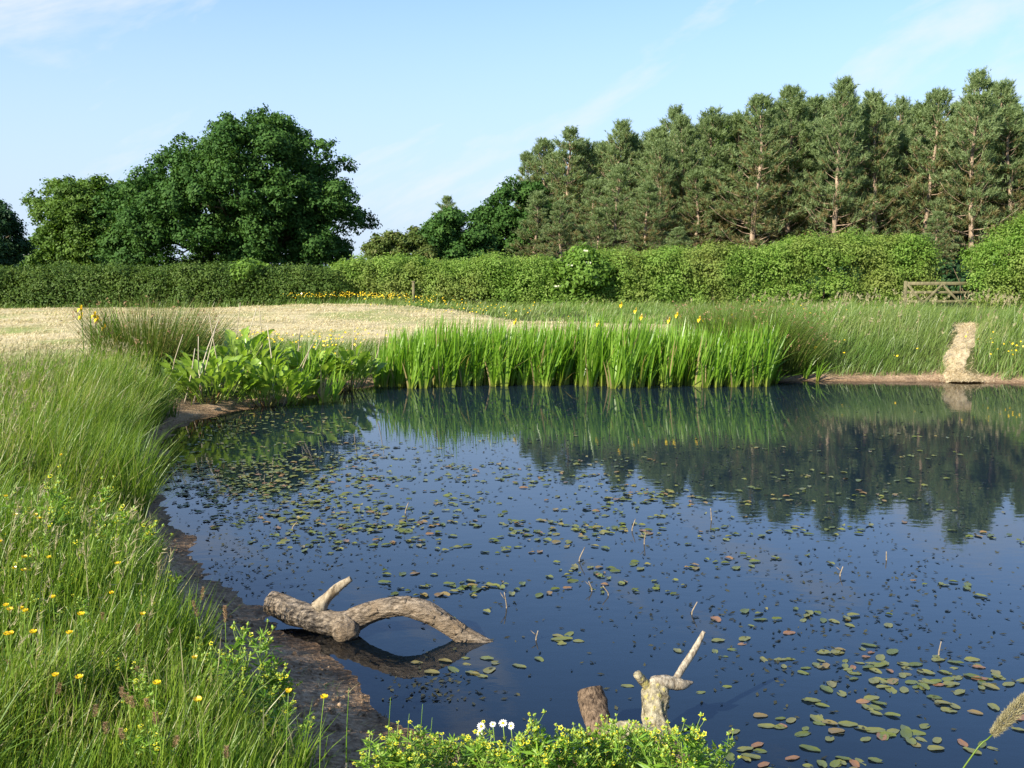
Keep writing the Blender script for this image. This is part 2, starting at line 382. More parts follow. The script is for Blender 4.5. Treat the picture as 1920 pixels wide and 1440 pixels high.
# ------------------------------------------------------------------ terrain and pond
shore_px = [(1750, 1540), (1500, 1500), (1300, 1470), (1120, 1450), (980, 1432), (860, 1408), (775, 1385), (735, 1345), (700, 1300), (655, 1262), (600, 1230), (545, 1196),
            (490, 1155), (435, 1120), (400, 1085), (372, 1050), (335, 1005), (300, 955), (278, 915), (292, 875), (300, 830), (345, 796), (410, 776), (480, 762), (545, 752),
            (620, 735), (690, 722), (745, 716)]
shore = [on(x, y)[:2] for x, y in shore_px]
shore += [on(790, 709)[:2], on(1000, 706)[:2], on(1250, 705)[:2], on(1420, 707)[:2], on(1450, 713)[:2], on(1600, 715)[:2], on(1750, 716)[:2], on(1920, 719)[:2]]
shore += [np.array(q) for q in ((11.0, 15.8), (14.5, 14.0), (16.0, 10.0), (14.0, 6.0), (10.0, 3.6), (6.5, 2.9), (4.0, 2.75), (2.6, 2.85))]
POLY = np.array(shore)
# add small irregularity to the waterline
def densify(P, step=0.12, amp=0.05):
    out = []
    n_ = len(P)
    for i in range(n_):
        a, b = P[i], P[(i + 1) % n_]; L = np.linalg.norm(b - a); k = max(1, int(L / step)); nr = np.array([-(b - a)[1], (b - a)[0]]) / (L + 1e-9)
        for j in range(k):
            q = a + (b - a) * j / k; out.append(q)
    out = np.array(out); d = noise2(out[:, 0], out[:, 1], 0.35, 5) * amp
    tn = np.roll(out, -1, 0) - np.roll(out, 1, 0); tn /= np.linalg.norm(tn, axis=1, keepdims=True) + 1e-9
    return out + np.stack([-tn[:, 1], tn[:, 0]], 1) * d[:, None]
POLYD = densify(POLY)
POLYC = densify(POLY, 0.5, 0.03)

def inside(P, poly):
    x, y = P[:, 0], P[:, 1]; r = np.zeros(len(P), bool); a = poly; b = np.roll(poly, -1, 0)
    for (x1, y1), (x2, y2) in zip(a, b):
        c = ((y1 > y) != (y2 > y))
        if c.any(): r ^= c & (x < (x2 - x1) * (y - y1) / (y2 - y1 + 1e-12) + x1)
    return r

def dist_poly(P, poly):
    d = np.full(len(P), 1e9); a = poly; b = np.roll(poly, -1, 0)
    for p1, p2 in zip(a, b):
        e = p2 - p1; t = np.clip(((P - p1) @ e) / (e @ e + 1e-12), 0, 1)
        d = np.minimum(d, np.hypot(P[:, 0] - p1[0] - t * e[0], P[:, 1] - p1[1] - t * e[1]))
    return d

def shore_d(x, y, poly=None):             # signed: positive on land
    poly = POLYC if poly is None else poly
    P = np.stack([np.ravel(x), np.ravel(y)], 1); d = dist_poly(P, poly); return np.where(inside(P, poly), -d, d)

def terrain(x, y, d=None):
    x = np.ravel(np.asarray(x, float)); y = np.ravel(np.asarray(y, float))
    if d is None: d = shore_d(x, y)
    low = 0.30 * sstep(d, 0.1, 1.3) + 0.045 * sstep(d, 0, 0.25)
    far = sstep(y, 16, 34) * 0.27
    mound = 0.20 * np.exp(-((x + 6.0) / 5.0) ** 2 - ((y - 32) / 5.0) ** 2)
    rb = sstep(x, 2.0, 6.5) * sstep(y, 14.5, 16.0)                           # higher bank on the right
    rbank = rb * (0.40 * sstep(d, 0.15, 3.2) - 0.42 * sstep(y, 21, 28))
    z = low + far + mound + rbank
    z = z + 0.02 * noise2(x, y, 0.5, 3) * sstep(d, 0.05, 0.6) + 0.05 * noise2(x, y, 4.0, 4) * sstep(d, 0.5, 3)
    z = z + 0.012 * noise2(x, y, 0.34, 8, 2) * sstep(d, -0.1, 0.1) * (1 - sstep(d, 0.7, 1.2))
    bed = -0.10 * sstep(-d, 0, 0.5) - 0.85 * sstep(-d, 0.2, 3.5) + 0.015 * noise2(x, y, 0.3, 7)
    return np.where(d >= 0, z + 0.004, np.minimum(bed - 0.002, 0.012))

def axis(parts):
    out = [parts[0][0]]
    for a, b, s in parts:
        k = max(1, int(round((b - a) / s))); out += list(a + (b - a) * (np.arange(1, k + 1) / k))
    return np.array(out)
gx = axis([(-900, -300, 150), (-300, -80, 40), (-80, -30, 5), (-30, -9, 0.8), (-9, -4.2, 0.16), (-4.2, 2.5, 0.055), (2.5, 10, 0.18), (10, 30, 0.8), (30, 80, 5), (80, 300, 40), (300, 900, 150)])
gy = axis([(-200, -20, 30), (-20, 0, 2), (0, 1.8, 0.3), (1.8, 7.5, 0.055), (7.5, 20, 0.13), (20, 45, 0.7), (45, 100, 5), (100, 400, 50), (400, 1500, 220)])
GX, GY = np.meshgrid(gx, gy)
gd = shore_d(GX, GY, POLYD)
GZ = terrain(GX, GY, gd)
X, Y = GX.ravel(), GY.ravel()
nx, ny = len(gx), len(gy)
ii = (np.arange(ny - 1)[:, None] * nx + np.arange(nx - 1)[None, :]).ravel()
quads = np.stack([ii, ii + 1, ii + nx + 1, ii + nx], 1)

def mud_mask(x, y, d):
    w = 0.74 + 0.22 * noise2(x, y, 1.0, 11)
    w = w + 0.25 * np.exp(-((x + 0.75) / 0.5) ** 2 - ((y - 3.75) / 0.6) ** 2)
    w = np.where(y > 13.0, 0.45 + 0.25 * noise2(x, y, 1.0, 12), w)
    return 1 - sstep(d, w * 0.75, w * 1.15)

def field_mask(x, y, d):
    e = 0.9 * noise2(x, y, 3.0, 21)
    f = sstep(y + 0.4 * e, 12.6, 13.6) * sstep(-x + e * 0.6, 6.0, 6.8)                       # behind the left bank
    g = sstep(y + e, 19.2, 20.4) * (1 - sstep(x + e, 3.2, 5.0))                             # behind the iris bed
    f = np.maximum(f, g)
    edge = np.interp(x, [-20, -6.2, -1.9, -0.1, 5], [34.3, 35.0, 31.5, 27.5, 26.5])
    f = f * (1 - sstep(y + 0.5 * e, edge - 0.8, edge + 0.4))
    return f * sstep(d, 1.6, 2.4)

ground = build('ground', np.stack([X, Y, GZ], 1), quads, None, 'ground', None,
               {'mud': mud_mask(X, Y, gd) * (Y < 30), 'field': field_mask(X, Y, gd), 'wet': 1 - sstep(gd, 0.01, 0.20 + 0.06 * noise2(X, Y, 0.6, 14))}, True)
tag(ground, 'grassy pond bank, bare mud margin and mown straw-coloured field', 'ground', kind='structure')

# water sheet, a little larger than the pond; the banks cover its rim. 'clear' falls with the depth of silty water
wx0, wx1, wy0, wy1 = POLY[:, 0].min() - 0.3, POLY[:, 0].max() + 0.3, POLY[:, 1].min() - 0.3, POLY[:, 1].max() + 0.3
ix = np.where((gx > wx0) & (gx < wx1))[0]; iy = np.where((gy > wy0) & (gy < wy1))[0]
WX, WY = np.meshgrid(gx[ix], gy[iy]); dep = np.maximum(0, -GZ.reshape(ny, nx)[np.ix_(iy, ix)].ravel())
kx, ky = len(ix), len(iy); jj = (np.arange(ky - 1)[:, None] * kx + np.arange(kx - 1)[None, :]).ravel()
water = build('pond_water', np.stack([WX.ravel(), WY.ravel(), np.zeros(kx * ky)], 1), np.stack([jj, jj + 1, jj + kx + 1, jj + kx], 1), None, 'pond_water', None, {'clear': 0.12 + 0.78 * np.exp(-5.5 * dep)}, True)
tag(water, 'still blue pond water mirroring the sky and trees', 'water', kind='structure')

def zg(x, y): return terrain(np.array([x]), np.array([y]))[0]

# ------------------------------------------------------------------ trees and hedges
def outline_lobes(poly_px, D, depth, n, r0, r1, rng, holes=()):
    P = np.array([at(x, y, D)[[0, 2]] for x, y in poly_px]); Hs = [np.array([at(x, y, D)[[0, 2]] for x, y in h]) for h in holes]
    lo, hi = P.min(0), P.max(0); out = []
    cand = rng.uniform(lo, hi, (n * 60, 2)); ok = inside(cand, P); cand = cand[ok]; dd = dist_poly(cand, P)
    for h in Hs:
        k = ~inside(cand, h); cand, dd = cand[k], dd[k]
    Rm = max(dd.max(), 1e-3)
    for c, d in zip(cand, dd):
        if len(out) >= n: break
        r = rng.uniform(r0, r1)
        if d < r * 0.72: r = d / 0.72
        if r < r0 * 0.45: continue
        hd = depth * math.sqrt(max(0, 1 - (1 - min(d / Rm, 1)) ** 2))
        y = hd * math.copysign(abs(rng.uniform(-1, 1)) ** 0.6, rng.uniform(-1.2, 0.8))
        out.append((c[0], D + y, c[1], r))
    return np.array(out)

def lobes_to_leaves(L, clumps, leaves, size, asp, rng, flat=0.8, spread=0.3, mid=None, subs=0, up=0.25):
    if subs:                              # each lobe carries smaller knobs on its surface
        S = []
        for x, y, z, r in L:
            k = max(4, int(subs * min(1.6, r / L[:, 3].mean()))); d = unit(rng.normal(size=(k, 3)) + np.array([0, -0.15, 0.3])); rr = r * rng.uniform(0.30, 0.52, k)
            p_ = np.array([x, y, z]) + d * np.array([1, 1, flat]) * (r - rr * 0.55)[:, None]; S.append(np.concatenate([p_, rr[:, None]], 1))
        L = np.concatenate(S)
    Cc, Nn, rnd = [], [], []; rm = L[:, 3].mean()
    for x, y, z, r in L:
        k = max(3, int(clumps * min(2.5, (r / rm) ** 1.7))); lr = rng.uniform(0, 0.4)
        d = unit(rng.normal(size=(k, 3)) + np.array([0, -0.1, up]))
        cpos = np.array([x, y, z]) + d * np.array([1, 1, flat]) * r * rng.uniform(0.75, 1.08, (k, 1))
        cl = np.repeat(cpos, leaves, 0); dl = np.repeat(d, leaves, 0)
        off = rng.normal(size=cl.shape) * spread * np.array([1, 1, 0.7])
        Cc.append(cl + off); Nn.append(unit(dl * 1.15 + unit(off) * 0.35 + rng.normal(size=cl.shape) * 0.5 + np.array([0, 0, 0.3])))
        rnd.append(lr + np.repeat(rng.uniform(0, 0.25, k), leaves) + rng.uniform(0, 0.35, k * leaves))
    Cc, Nn, rnd = np.concatenate(Cc), np.concatenate(Nn), np.concatenate(rnd)
    V, Q = leaf_quads(Cc, Nn, size * rng.uniform(0.7, 1.3, len(Cc)), asp, rng)
    return V, Q, np.repeat(rnd, 4)

def tree_from_outline(name, label, poly, D, depth, leafm, base_px, fork_z, trunk_r, nl, r0, r1, clumps, leaves, size, seed, holes=(), nbranch=22, spread=0.3, group=None, bark='oak_bark', z0=None, subs=9):
    rng = np.random.default_rng(seed)
    L = outline_lobes(poly, D, depth, nl, r0, r1, rng, holes)
    b = at(base_px, 515, D); z0 = (zg(b[0], D) if z0 is None else z0) - 0.05; base = np.array([b[0], D, z0])
    t = thing(name, label, 'tree', base, group)
    V, Q, rn = lobes_to_leaves(L, clumps, leaves, size, 0.62, rng, spread=spread, subs=subs)
    build('crown', V, Q, None, leafm, t, {'rnd': rn}, False, base)
    g = Geo(); fork = np.array([base[0] + rng.uniform(-.2, .2), D, fork_z])
    V_, Q_, T_ = tube(curve([base, (base + fork) / 2 + [0.05, 0, 0], fork], 7), np.linspace(trunk_r * 1.35, trunk_r * 0.85, 7), 9, 0.05, rng); g.add(V_, Q_, T_)
    for i in [q for q in rng.permutation(len(L)) if L[q, 2] > fork_z + 0.25 * (fork_z - z0)][:nbranch]:
        e = L[i, :3] - np.array([0, 0, L[i, 3] * 0.3]); s = base + (fork - base) * rng.uniform(0.7, 1.0)
        m_ = s + (e - s) * 0.5 + np.array([0, 0, -0.04 * np.linalg.norm(e - s)]) + rng.normal(0, 0.12 * trunk_r / 0.4 + 0.05, 3)
        V_, Q_, T_ = tube(curve([s, s + (m_ - s) * 0.5 + rng.normal(0, .08, 3), m_, e], 9), np.linspace(trunk_r * 0.42, trunk_r * 0.06, 9), 6); g.add(V_, Q_, T_)
        for q in range(3):
            s2 = m_ + (e - m_) * rng.uniform(0, 0.8); e2 = s2 + unit(rng.normal(size=3) + np.array([0, -.3, .2])) * L[i, 3] * rng.uniform(0.7, 1.1)
            V_, Q_, T_ = tube(curve([s2, (s2 + e2) / 2 + rng.normal(0, .08, 3), e2], 5), np.linspace(trunk_r * 0.13, trunk_r * 0.03, 5), 4); g.add(V_, Q_, T_)
    g.make('trunk', bark, t, True, base)
    return t

oak_poly = [(232, 545), (222, 440), (228, 385), (250, 345), (288, 335), (312, 298), (348, 286), (362, 252), (395, 248), (425, 236), (440, 224), (475, 226), (503, 215), (552, 222), (572, 255), (600, 272),
            (625, 268), (652, 288), (656, 318), (645, 342), (662, 372), (690, 396), (708, 420), (700, 452), (672, 452), (655, 432), (640, 448), (668, 480), (672, 515), (650, 545), (600, 545), (520, 545), (430, 545), (330, 545)]
oak_holes = [[(452, 452), (470, 438), (492, 446), (498, 470), (490, 486), (458, 486)], [(385, 308), (402, 306), (420, 322), (400, 328)], [(455, 235), (470, 238), (466, 246)]]
tree_from_outline('oak_tree', 'tallest broad dark green oak with spreading crown behind the dark hedge', oak_poly, 56, 5.2, 'oak_leaf', 468, 3.3, 0.42, 185, 0.7, 1.45, 11, 12, 0.085, 1, oak_holes, 46, 0.13, z0=0.4)
loak = [(66, 372), (84, 346), (128, 334), (160, 342), (186, 334), (215, 342), (246, 346), (262, 352), (262, 420), (262, 545), (84, 545), (78, 462), (94, 425), (72, 402)]
tree_from_outline('oak_tree', 'smaller lighter green oak with flat rounded top beside the tallest oak', loak, 60, 3.0, 'bright_oak_leaf', 180, 2.5, 0.28, 85, 0.6, 1.2, 11, 12, 0.085, 2, [[(196, 440), (206, 438), (208, 452)]], 24, 0.13, z0=0.4)
tree_from_outline('edge_tree', 'dark shaded tree cut by the left picture edge', [(-130, 510), (-115, 400), (-60, 365), (0, 384), (14, 402), (20, 440), (27, 462), (22, 488), (8, 510)], 48, 2.2, 'dark_tree_leaf', -50, 2.2, 0.2, 34, 0.5, 1.0, 10, 12, 0.08, 3, (), 14, 0.11, z0=0.4)
tree_from_outline('hawthorn_tree', 'low brownish green hawthorn between the tall oak and the pines', [(668, 510), (688, 462), (712, 436), (740, 430), (772, 430), (800, 444), (815, 470), (812, 510)], 47, 1.4, 'hawthorn_leaf', 745, 1.4, 0.1, 32, 0.35, 0.7, 10, 11, 0.065, 4, (), 18, 0.09, z0=0.4)
tree_from_outline('young_oak', 'dark green rounded young oak left of the pine wood', [(790, 512), (796, 440), (812, 402), (838, 392), (868, 396), (893, 402), (905, 430), (925, 450), (930, 512)], 48, 1.7, 'oak_leaf', 855, 1.6, 0.13, 38, 0.4, 0.85, 11, 12, 0.07, 5, (), 18, 0.1, z0=0.4)
tree_from_outline('young_oak', 'taller dark green oak half hidden behind the leftmost pines', [(892, 512), (892, 400), (915, 372), (940, 346), (975, 334), (1010, 338), (1030, 400), (1030, 512)], 54, 2.0, 'oak_leaf', 965, 1.9, 0.16, 46, 0.5, 0.95, 11, 12, 0.08, 6, (), 20, 0.11, z0=0.4)
tree_from_outline('broadleaf_tree', 'fresh green broadleaf tree poking up among the pines', [(1352, 480), (1350, 250), (1385, 228), (1412, 250), (1415, 480)], 54, 1.0, 'bright_oak_leaf', 1382, 3.5, 0.12, 36, 0.45, 0.8, 10, 12, 0.075, 7, (), 16, 0.1, z0=0.4)
for k, (poly, D) in enumerate([([(15, 505), (30, 478), (45, 472), (62, 480), (66, 505)], 210), ([(24, 512), (40, 468), (70, 462), (96, 470), (108, 500), (108, 512)], 300)]):
    tree_from_outline('distant_tree', ['small hazy distant tree below the utility pole beyond the hedge', 'wide hazy distant tree behind the utility pole'][k], poly, D, 4.5, 'far_tree_leaf', [40, 68][k], 1.5, 0.3, 22, 1.2, 2.2, 8, 8, 0.36, 40 + k, (), 6, 0.35, z0=0.4)

# far wood on the skyline, one mass
rng = np.random.default_rng(77)
fx = rng.uniform(-420, 420, 240); fl = np.stack([fx, 620 + 20 * rng.normal(size=240), 1.5 + rng.uniform(0, 3.2, 240), rng.uniform(2.5, 4.5, 240)], 1)
V, Q, rn = lobes_to_leaves(fl, 14, 10, 0.9, 0.7, rng, spread=0.9)
tag(build('distant_wood', V, Q, None, 'far_tree_leaf', None, {'rnd': rn}), 'low hazy line of far woodland along the skyline', 'woodland', kind='stuff')

# pines -----------------------------------------------------------------
def make_pine(seed, H, label):
    rng = np.random.default_rng(seed); t = thing('pine_tree', label, 'tree', (0, 0, 0), 'pines of the plantation')
    bend = np.cumsum(rng.normal(0, 0.10, (9, 2)), 0) * np.linspace(0.2, 1, 9)[:, None]
    tp = np.concatenate([bend, (np.linspace(0, 1, 9) * H)[:, None]], 1); tp[0, :2] = 0
    tr = curve(tp, 28); V, Q, T = tube(tr, 0.15 * (1 - np.linspace(0, 1, 28)) ** 0.8 + 0.018, 8, 0.04, rng)
    build('trunk', V, Q, T, 'pine_bark', t, None, True)
    gb = Geo(); tuft_c, tuft_d, tuft_r, tuft_l = [], [], [], []
    z = 0.2 * H + rng.uniform(0, .3)
    brown = rng.uniform(0.02, 0.42)
    while z < H * 0.985:
        f = z / H; nb = rng.integers(3, 6); a0 = rng.uniform(0, 6.28)
        for k in range(nb):
            az = a0 + k * 6.283 / nb + rng.normal(0, .25)
            Lb = (0.14 + 2.75 * (1 - f) ** 0.74 * rng.uniform(0.35, 1.15)) * (0.75 if f < 0.3 else 1)
            el = math.radians(rng.normal(8 + 42 * f ** 2, 9)); dirv = np.array([math.cos(az) * math.cos(el), math.sin(az) * math.cos(el), math.sin(el)])
            p0 = tr[min(27, int(f * 27))] * 1.0; p0[2] = z
            up = np.array([0, 0, 1.0])
            pts = np.array([p0 + dirv * Lb * s + up * Lb * (0.22 * s * s - 0.06 * math.sin(s * 3.1)) + rng.normal(0, 0.02, 3) for s in np.linspace(0, 1, 6)])
            V, Q, T = tube(pts, np.linspace(0.034 * (1.1 - f * 0.6), 0.008, 6), 4); gb.add(V, Q, T)
            bare = f < 0.36 and rng.random() < 0.55
            nt_ = int((3 if bare else 8) + 15 * Lb * (0.25 if bare else 1))
            npad = max(1, int(round(Lb * 1.7))); sp_ = np.sort(rng.uniform(0.35, 1.0, npad)); sp_[-1] = 1.0
            kq = rng.integers(0, npad, nt_); s = sp_[kq]
            lat = np.cross(dirv, up); lat /= np.linalg.norm(lat)
            off = rng.normal(0, 0.26, npad) * Lb * (1.15 - sp_)
            sd = off[kq] + rng.normal(0, 0.13 + 0.05 * Lb, nt_)
            base = p0 + dirv * Lb * (s + rng.normal(0, 0.10, nt_) / max(Lb, .4))[:, None] + up * (Lb * 0.22 * s * s + np.abs(rng.normal(0, .075, nt_)))[:, None] + lat * sd[:, None]
            dd = unit(dirv * 0.55 + lat * np.sign(sd)[:, None] * 0.35 + up * rng.uniform(0.35, 1.0, (nt_, 1)) + rng.normal(0, .22, (nt_, 3)))
            tuft_c.append(base); tuft_d.append(dd)
            # older shoots low on the tree and near the stem carry brown needles
            g_ = rng.uniform(0.42, 0.88, nt_); old = rng.random(nt_) < np.clip(brown + 0.85 * (0.62 - f) + 0.25 * (0.6 - s), 0, 0.8)
            tuft_r.append(np.where(old, rng.uniform(0, .3, nt_), g_)); tuft_l.append(np.full(nt_, 0.17 + 0.05 * (1 - f)))
        z += rng.uniform(0.24, 0.46) * (1.0 if f < 0.8 else 0.7)
    top = tr[-1]; k = 14
    tuft_c.append(top + np.stack([rng.normal(0, .03, k), rng.normal(0, .03, k), rng.uniform(-.5, 0.25, k)], 1)); tuft_d.append(unit(np.stack([rng.normal(0, .3, k), rng.normal(0, .3, k), np.ones(k)], 1)))
    tuft_r.append(rng.uniform(0.5, 0.9, k)); tuft_l.append(np.full(k, 0.15))
    c, d, r, ln = map(np.concatenate, (tuft_c, tuft_d, tuft_r, tuft_l)); nn = 12
    N = len(c) * nn; cc = np.repeat(c, nn, 0); d2 = np.repeat(d, nn, 0); l2 = np.repeat(ln, nn)
    b0 = cc + d2 * (rng.uniform(-0.12, 0.2, N))[:, None]
    nd = unit(d2 + unit(rng.normal(size=(N, 3))) * 0.85); sd = unit(np.cross(nd, rng.normal(size=(N, 3)))) * 0.018
    tip = b0 + nd * (l2 * rng.uniform(0.8, 1.25, N))[:, None]
    V = np.stack([b0 - sd, b0 + sd, tip], 1).reshape(-1, 3)
    build('crown', V, None, np.arange(3 * N).reshape(-1, 3), 'pine_needle', t, {'rnd': np.repeat(np.repeat(r, nn) + rng.uniform(-.05, .05, N), 3)})
    gb.make('branches', 'pine_bark', t)
    return t

protos = [make_pine(100 + k, 11.0, 'pine') for k in range(7)]
tops = [(980, 287, 57), (1017, 266, 56), (1056, 246, 54), (1115, 266, 55), (1153, 232, 54), (1192, 250, 55), (1223, 246, 53), (1255, 206, 54), (1290, 224, 52), (1322, 210, 52), (1372, 212, 52),
        (1418, 180, 49), (1456, 222, 53), (1489, 166, 50), (1530, 190, 53), (1567, 155, 48), (1600, 190, 54), (1653, 178, 49), (1690, 190, 53), (1742, 172, 49), (1790, 205, 53), (1836, 140, 47), (1872, 165, 50), (1913, 204, 47.5)]
hid = [(1085, 300, 60), (1135, 290, 61), (1205, 275, 61), (1270, 265, 60), (1345, 255, 60), (1400, 240, 59), (1440, 235, 60), (1512, 225, 59), (1585, 215, 59), (1630, 215, 60), (1670, 215, 60), (1715, 215, 59), (1765, 215, 60), (1815, 215, 59), (1850, 215, 60), (1895, 215, 59),
       (1960, 190, 48), (1990, 210, 53), (2030, 180, 49), (2075, 200, 52), (2120, 185, 49), (2170, 190, 51), (1040, 330, 60), (1000, 340, 61), (1940, 220, 59), (2000, 220, 60), (2060, 220, 59),
       (1035, 290, 58), (1085, 275, 58), (1130, 272, 58), (1172, 262, 57), (1208, 268, 58), (1238, 250, 57), (1272, 240, 57), (1306, 240, 57), (1345, 232, 57), (1395, 222, 57), (1436, 208, 56), (1472, 205, 56), (1508, 200, 56), (1545, 195, 56), (1585, 190, 56), (1622, 200, 56), (1668, 200, 56), (1708, 200, 56), (1760, 196, 56), (1812, 190, 55), (1855, 185, 55), (1893, 190, 55)]
short = [(1000, 360, 51), (1052, 380, 49), (1100, 340, 52), (1120, 400, 49.5), (1160, 310, 50), (1215, 345, 48.5), (1240, 270, 51), (1310, 320, 50), (1345, 300, 51), (1455, 270, 51), (1525, 250, 51), (1625, 255, 51), (1710, 250, 51), (1775, 270, 50), (1760, 400, 45.5), (1735, 440, 44), (1885, 250, 50), (1270, 430, 46.5)]
labs_front = {980: 'leftmost slender pine leaning over the broadleaf tree', 1017: 'second pine from the left end of the wood', 1056: 'sharp-tipped pine third from the left end of the wood', 1115: 'lower pine right of the sharp-tipped pine',
              1153: 'narrow-topped pine in the left half of the wood', 1192: 'blunt pine just right of the narrow-topped pine', 1223: 'thin-tipped pine left of the middle of the wood', 1255: 'bushy-topped pine at the middle-left of the wood',
              1290: 'low thin-topped pine between two taller middle pines', 1322: 'pointed pine left of the fresh green broadleaf tree', 1372: 'pine rising directly behind the fresh green broadleaf tree',
              1418: 'slim pine with bare pale trunk right of the fresh green tree', 1456: 'shorter pine between two slim pines right of centre', 1489: 'pine with narrow flat top left of the twin-topped pine', 1530: 'shorter pine tucked left of the twin-topped pine',
              1567: 'big pine with orange-brown forked trunk in the right half', 1600: 'pine standing close behind the orange-brown forked trunk', 1653: 'pine with crooked pale stem above the hedge', 1690: 'pine immediately right of the crooked-stemmed pine',
              1742: 'broad conical pine nearly above the wooden gate', 1790: 'shorter pine between the gate pine and the tallest pine', 1836: 'tallest pine, its top highest in the wood', 1872: 'pine with straight pale trunk right of the tallest pine', 1913: 'pine cut by the right picture edge'}
ORD = 'first second third fourth fifth sixth seventh eighth ninth tenth eleventh twelfth thirteenth fourteenth fifteenth sixteenth seventeenth last'.split()
cnt = 0; rng = np.random.default_rng(9)
for grp, lst in (('front', tops), ('short', short), ('back', hid)):
    for (px, py, D) in lst:
        top = at(px, py, D); z0 = 0.42; H = top[2] - z0
        o = protos[cnt] if cnt < len(protos) else copy_tree(protos[int(rng.integers(0, 7))])
        s = H / 11.15; o.location = (top[0], D, z0); o.rotation_euler = (0, 0, rng.uniform(0, 6.28))
        w = s * rng.uniform(0.92, 1.3) * (1.25 if grp == 'back' else 1) if s > 0.7 else max(s * 1.35, 0.55)
        o.scale = (w, w, s)
        if grp == 'front': o['label'] = labs_front[px]; o['group'] = 'tall pines along the front of the wood'
        elif grp == 'short': o['label'] = ORD[sorted(q[0] for q in short).index(px)] + ' from the left of the short young pines above the hedge'; o['group'] = 'short pines in front of the wood'
        else: o['label'] = 'pine deep in the wood behind the front row'; o['group'] = 'pines deep in the wood'
        cnt += 1
# the small pine tip above the young oak
o = copy_tree(protos[2]); top = at(830, 372, 50); o.location = (top[0], 50, 0.42); s = (top[2] - 0.42) / 11.15; o.scale = (s * 1.3, s * 1.3, s); o['label'] = 'lone little pine whose tip shows above the rounded young oak'; o['group'] = 'short pines in front of the wood'

rng = np.random.default_rng(88)
ux = rng.uniform(-1.5, 34, 420); uy = rng.uniform(42, 64, 420); uk = np.abs(ux) < 0.62 * uy
ul = np.stack([ux, uy, 0.5 + rng.uniform(0, 1.5, 420), rng.uniform(0.5, 1.0, 420)], 1)[uk]
V, Q, rn = lobes_to_leaves(ul, 26, 8, 0.12, 0.6, rng, spread=0.2)
tag(build('undergrowth', V, Q, None, 'dark_tree_leaf', None, {'rnd': rn}), 'shady undergrowth beneath the pines', 'undergrowth', kind='stuff')

# hedges ----------------------------------------------------------------
def hedge(name, label, top_px, D0, D1, base_y, half, leafm, seed, r0=0.32, r1=0.6, dens=26, size=0.06, shoots=500, cat='hedge', zb=0.45, bump=15):
    rng = np.random.default_rng(seed); xs = np.array([p[0] for p in top_px], float); ys = np.array([p[1] for p in top_px], float)
    pD = lambda x: D0 + (D1 - D0) * (x - xs[0]) / (xs[-1] - xs[0])
    x0w = at(xs[0], 515, D0)[0]; base = np.array([x0w, D0, zb]); t = thing(name, label, cat, base)
    Lw = abs(at(xs[-1], 515, D1)[0] - x0w); n = int(Lw * 22)
    lob = []
    for i in range(n):
        px = rng.uniform(xs[0], xs[-1]); D = pD(px); py = np.interp(px, xs, ys) - bump * float(noise2(np.array([px]), np.array([seed * 3.0]), 45.0, 71)[0]); tz = at(px, py, D)[2]; x = at(px, 515, D)[0]; r = rng.uniform(r0, r1)
        if rng.random() < 0.6:
            z = rng.uniform(zb, tz - r * 0.6); y = D - half * rng.uniform(0.75, 1.1)
        else:
            z = tz - r * rng.uniform(0.6, 1.1); y = D + half * rng.uniform(-1, 1)
        lob.append((x, y, z, r))
    V, Q, rn = lobes_to_leaves(np.array(lob), dens, 15, size, 0.5, rng, flat=1.0, spread=0.12, up=0.6)
    g = Geo(); g.add(V, Q, None, rnd=rn)
    # loose upright shoots along the top with leaves
    px = rng.uniform(xs[0], xs[-1], shoots); D = pD(px); x = (px - 960) / F * D * 1.006
    tz = np.array([at(a, np.interp(a, xs, ys), d)[2] for a, d in zip(px, D)]); hgt = rng.uniform(0.05, 0.40, shoots) ** 1.3
    yb = D + half * rng.uniform(-1, 0.6, shoots)
    fr_ = rng.random(shoots) < 0.5; tz = np.where(fr_, zb + (tz - zb) * rng.uniform(0.12, 1.0, shoots), tz); yb = np.where(fr_, D - half * rng.uniform(1.0, 1.45, shoots), yb)
    k = 9; s = np.tile(np.linspace(0, 1, k), shoots); sx = np.repeat(rng.normal(0, .12, shoots), k)
    cc = np.stack([np.repeat(x, k) + sx * s + rng.normal(0, .03, k * shoots), np.repeat(yb, k) + rng.normal(0, .03, k * shoots), np.repeat(tz - 0.12, k) + np.repeat(hgt, k) * s], 1)
    V, Q = leaf_quads(cc, unit(rng.normal(size=cc.shape) + [0, -.3, .5]), size * 0.85, 0.5, rng); g.add(V, Q, None, rnd=np.repeat(np.repeat(rng.uniform(0.45, 1.0, shoots), k), 4))
    g.make('foliage', leafm, t, False, base)
    gs = Geo()
    for i in range(int(Lw * 5)):
        px_ = rng.uniform(xs[0], xs[-1]); D_ = pD(px_); x_ = at(px_, 515, D_)[0]; tz_ = at(px_, np.interp(px_, xs, ys), D_)[2]
        p0 = np.array([x_, D_ + rng.uniform(-.5, .5) * half, zb - 0.2]); p1 = np.array([x_ + rng.normal(0, .3), D_ + rng.uniform(-.8, .8) * half, zb + (tz_ - zb) * rng.uniform(0.6, 0.95)])
        V, Q, T = tube(curve([p0, (p0 + p1) / 2 + rng.normal(0, .1, 3), p1], 5), np.linspace(0.03, 0.008, 5), 4); gs.add(V, Q, T)
    gs.make('stems', 'hedge_twig', t, True, base)['kind'] = 'stuff'
    return t
hedge('hedge', 'dark green clipped hedge on the left below the oaks', [(-140, 508), (0, 505), (120, 507), (240, 504), (330, 508), (430, 505), (470, 500), (520, 506), (575, 506), (615, 510), (640, 514)], 36.3, 36.6, 582, 0.75, 'dark_hedge_leaf', 50, dens=32, size=0.045, shoots=2200, bump=6)
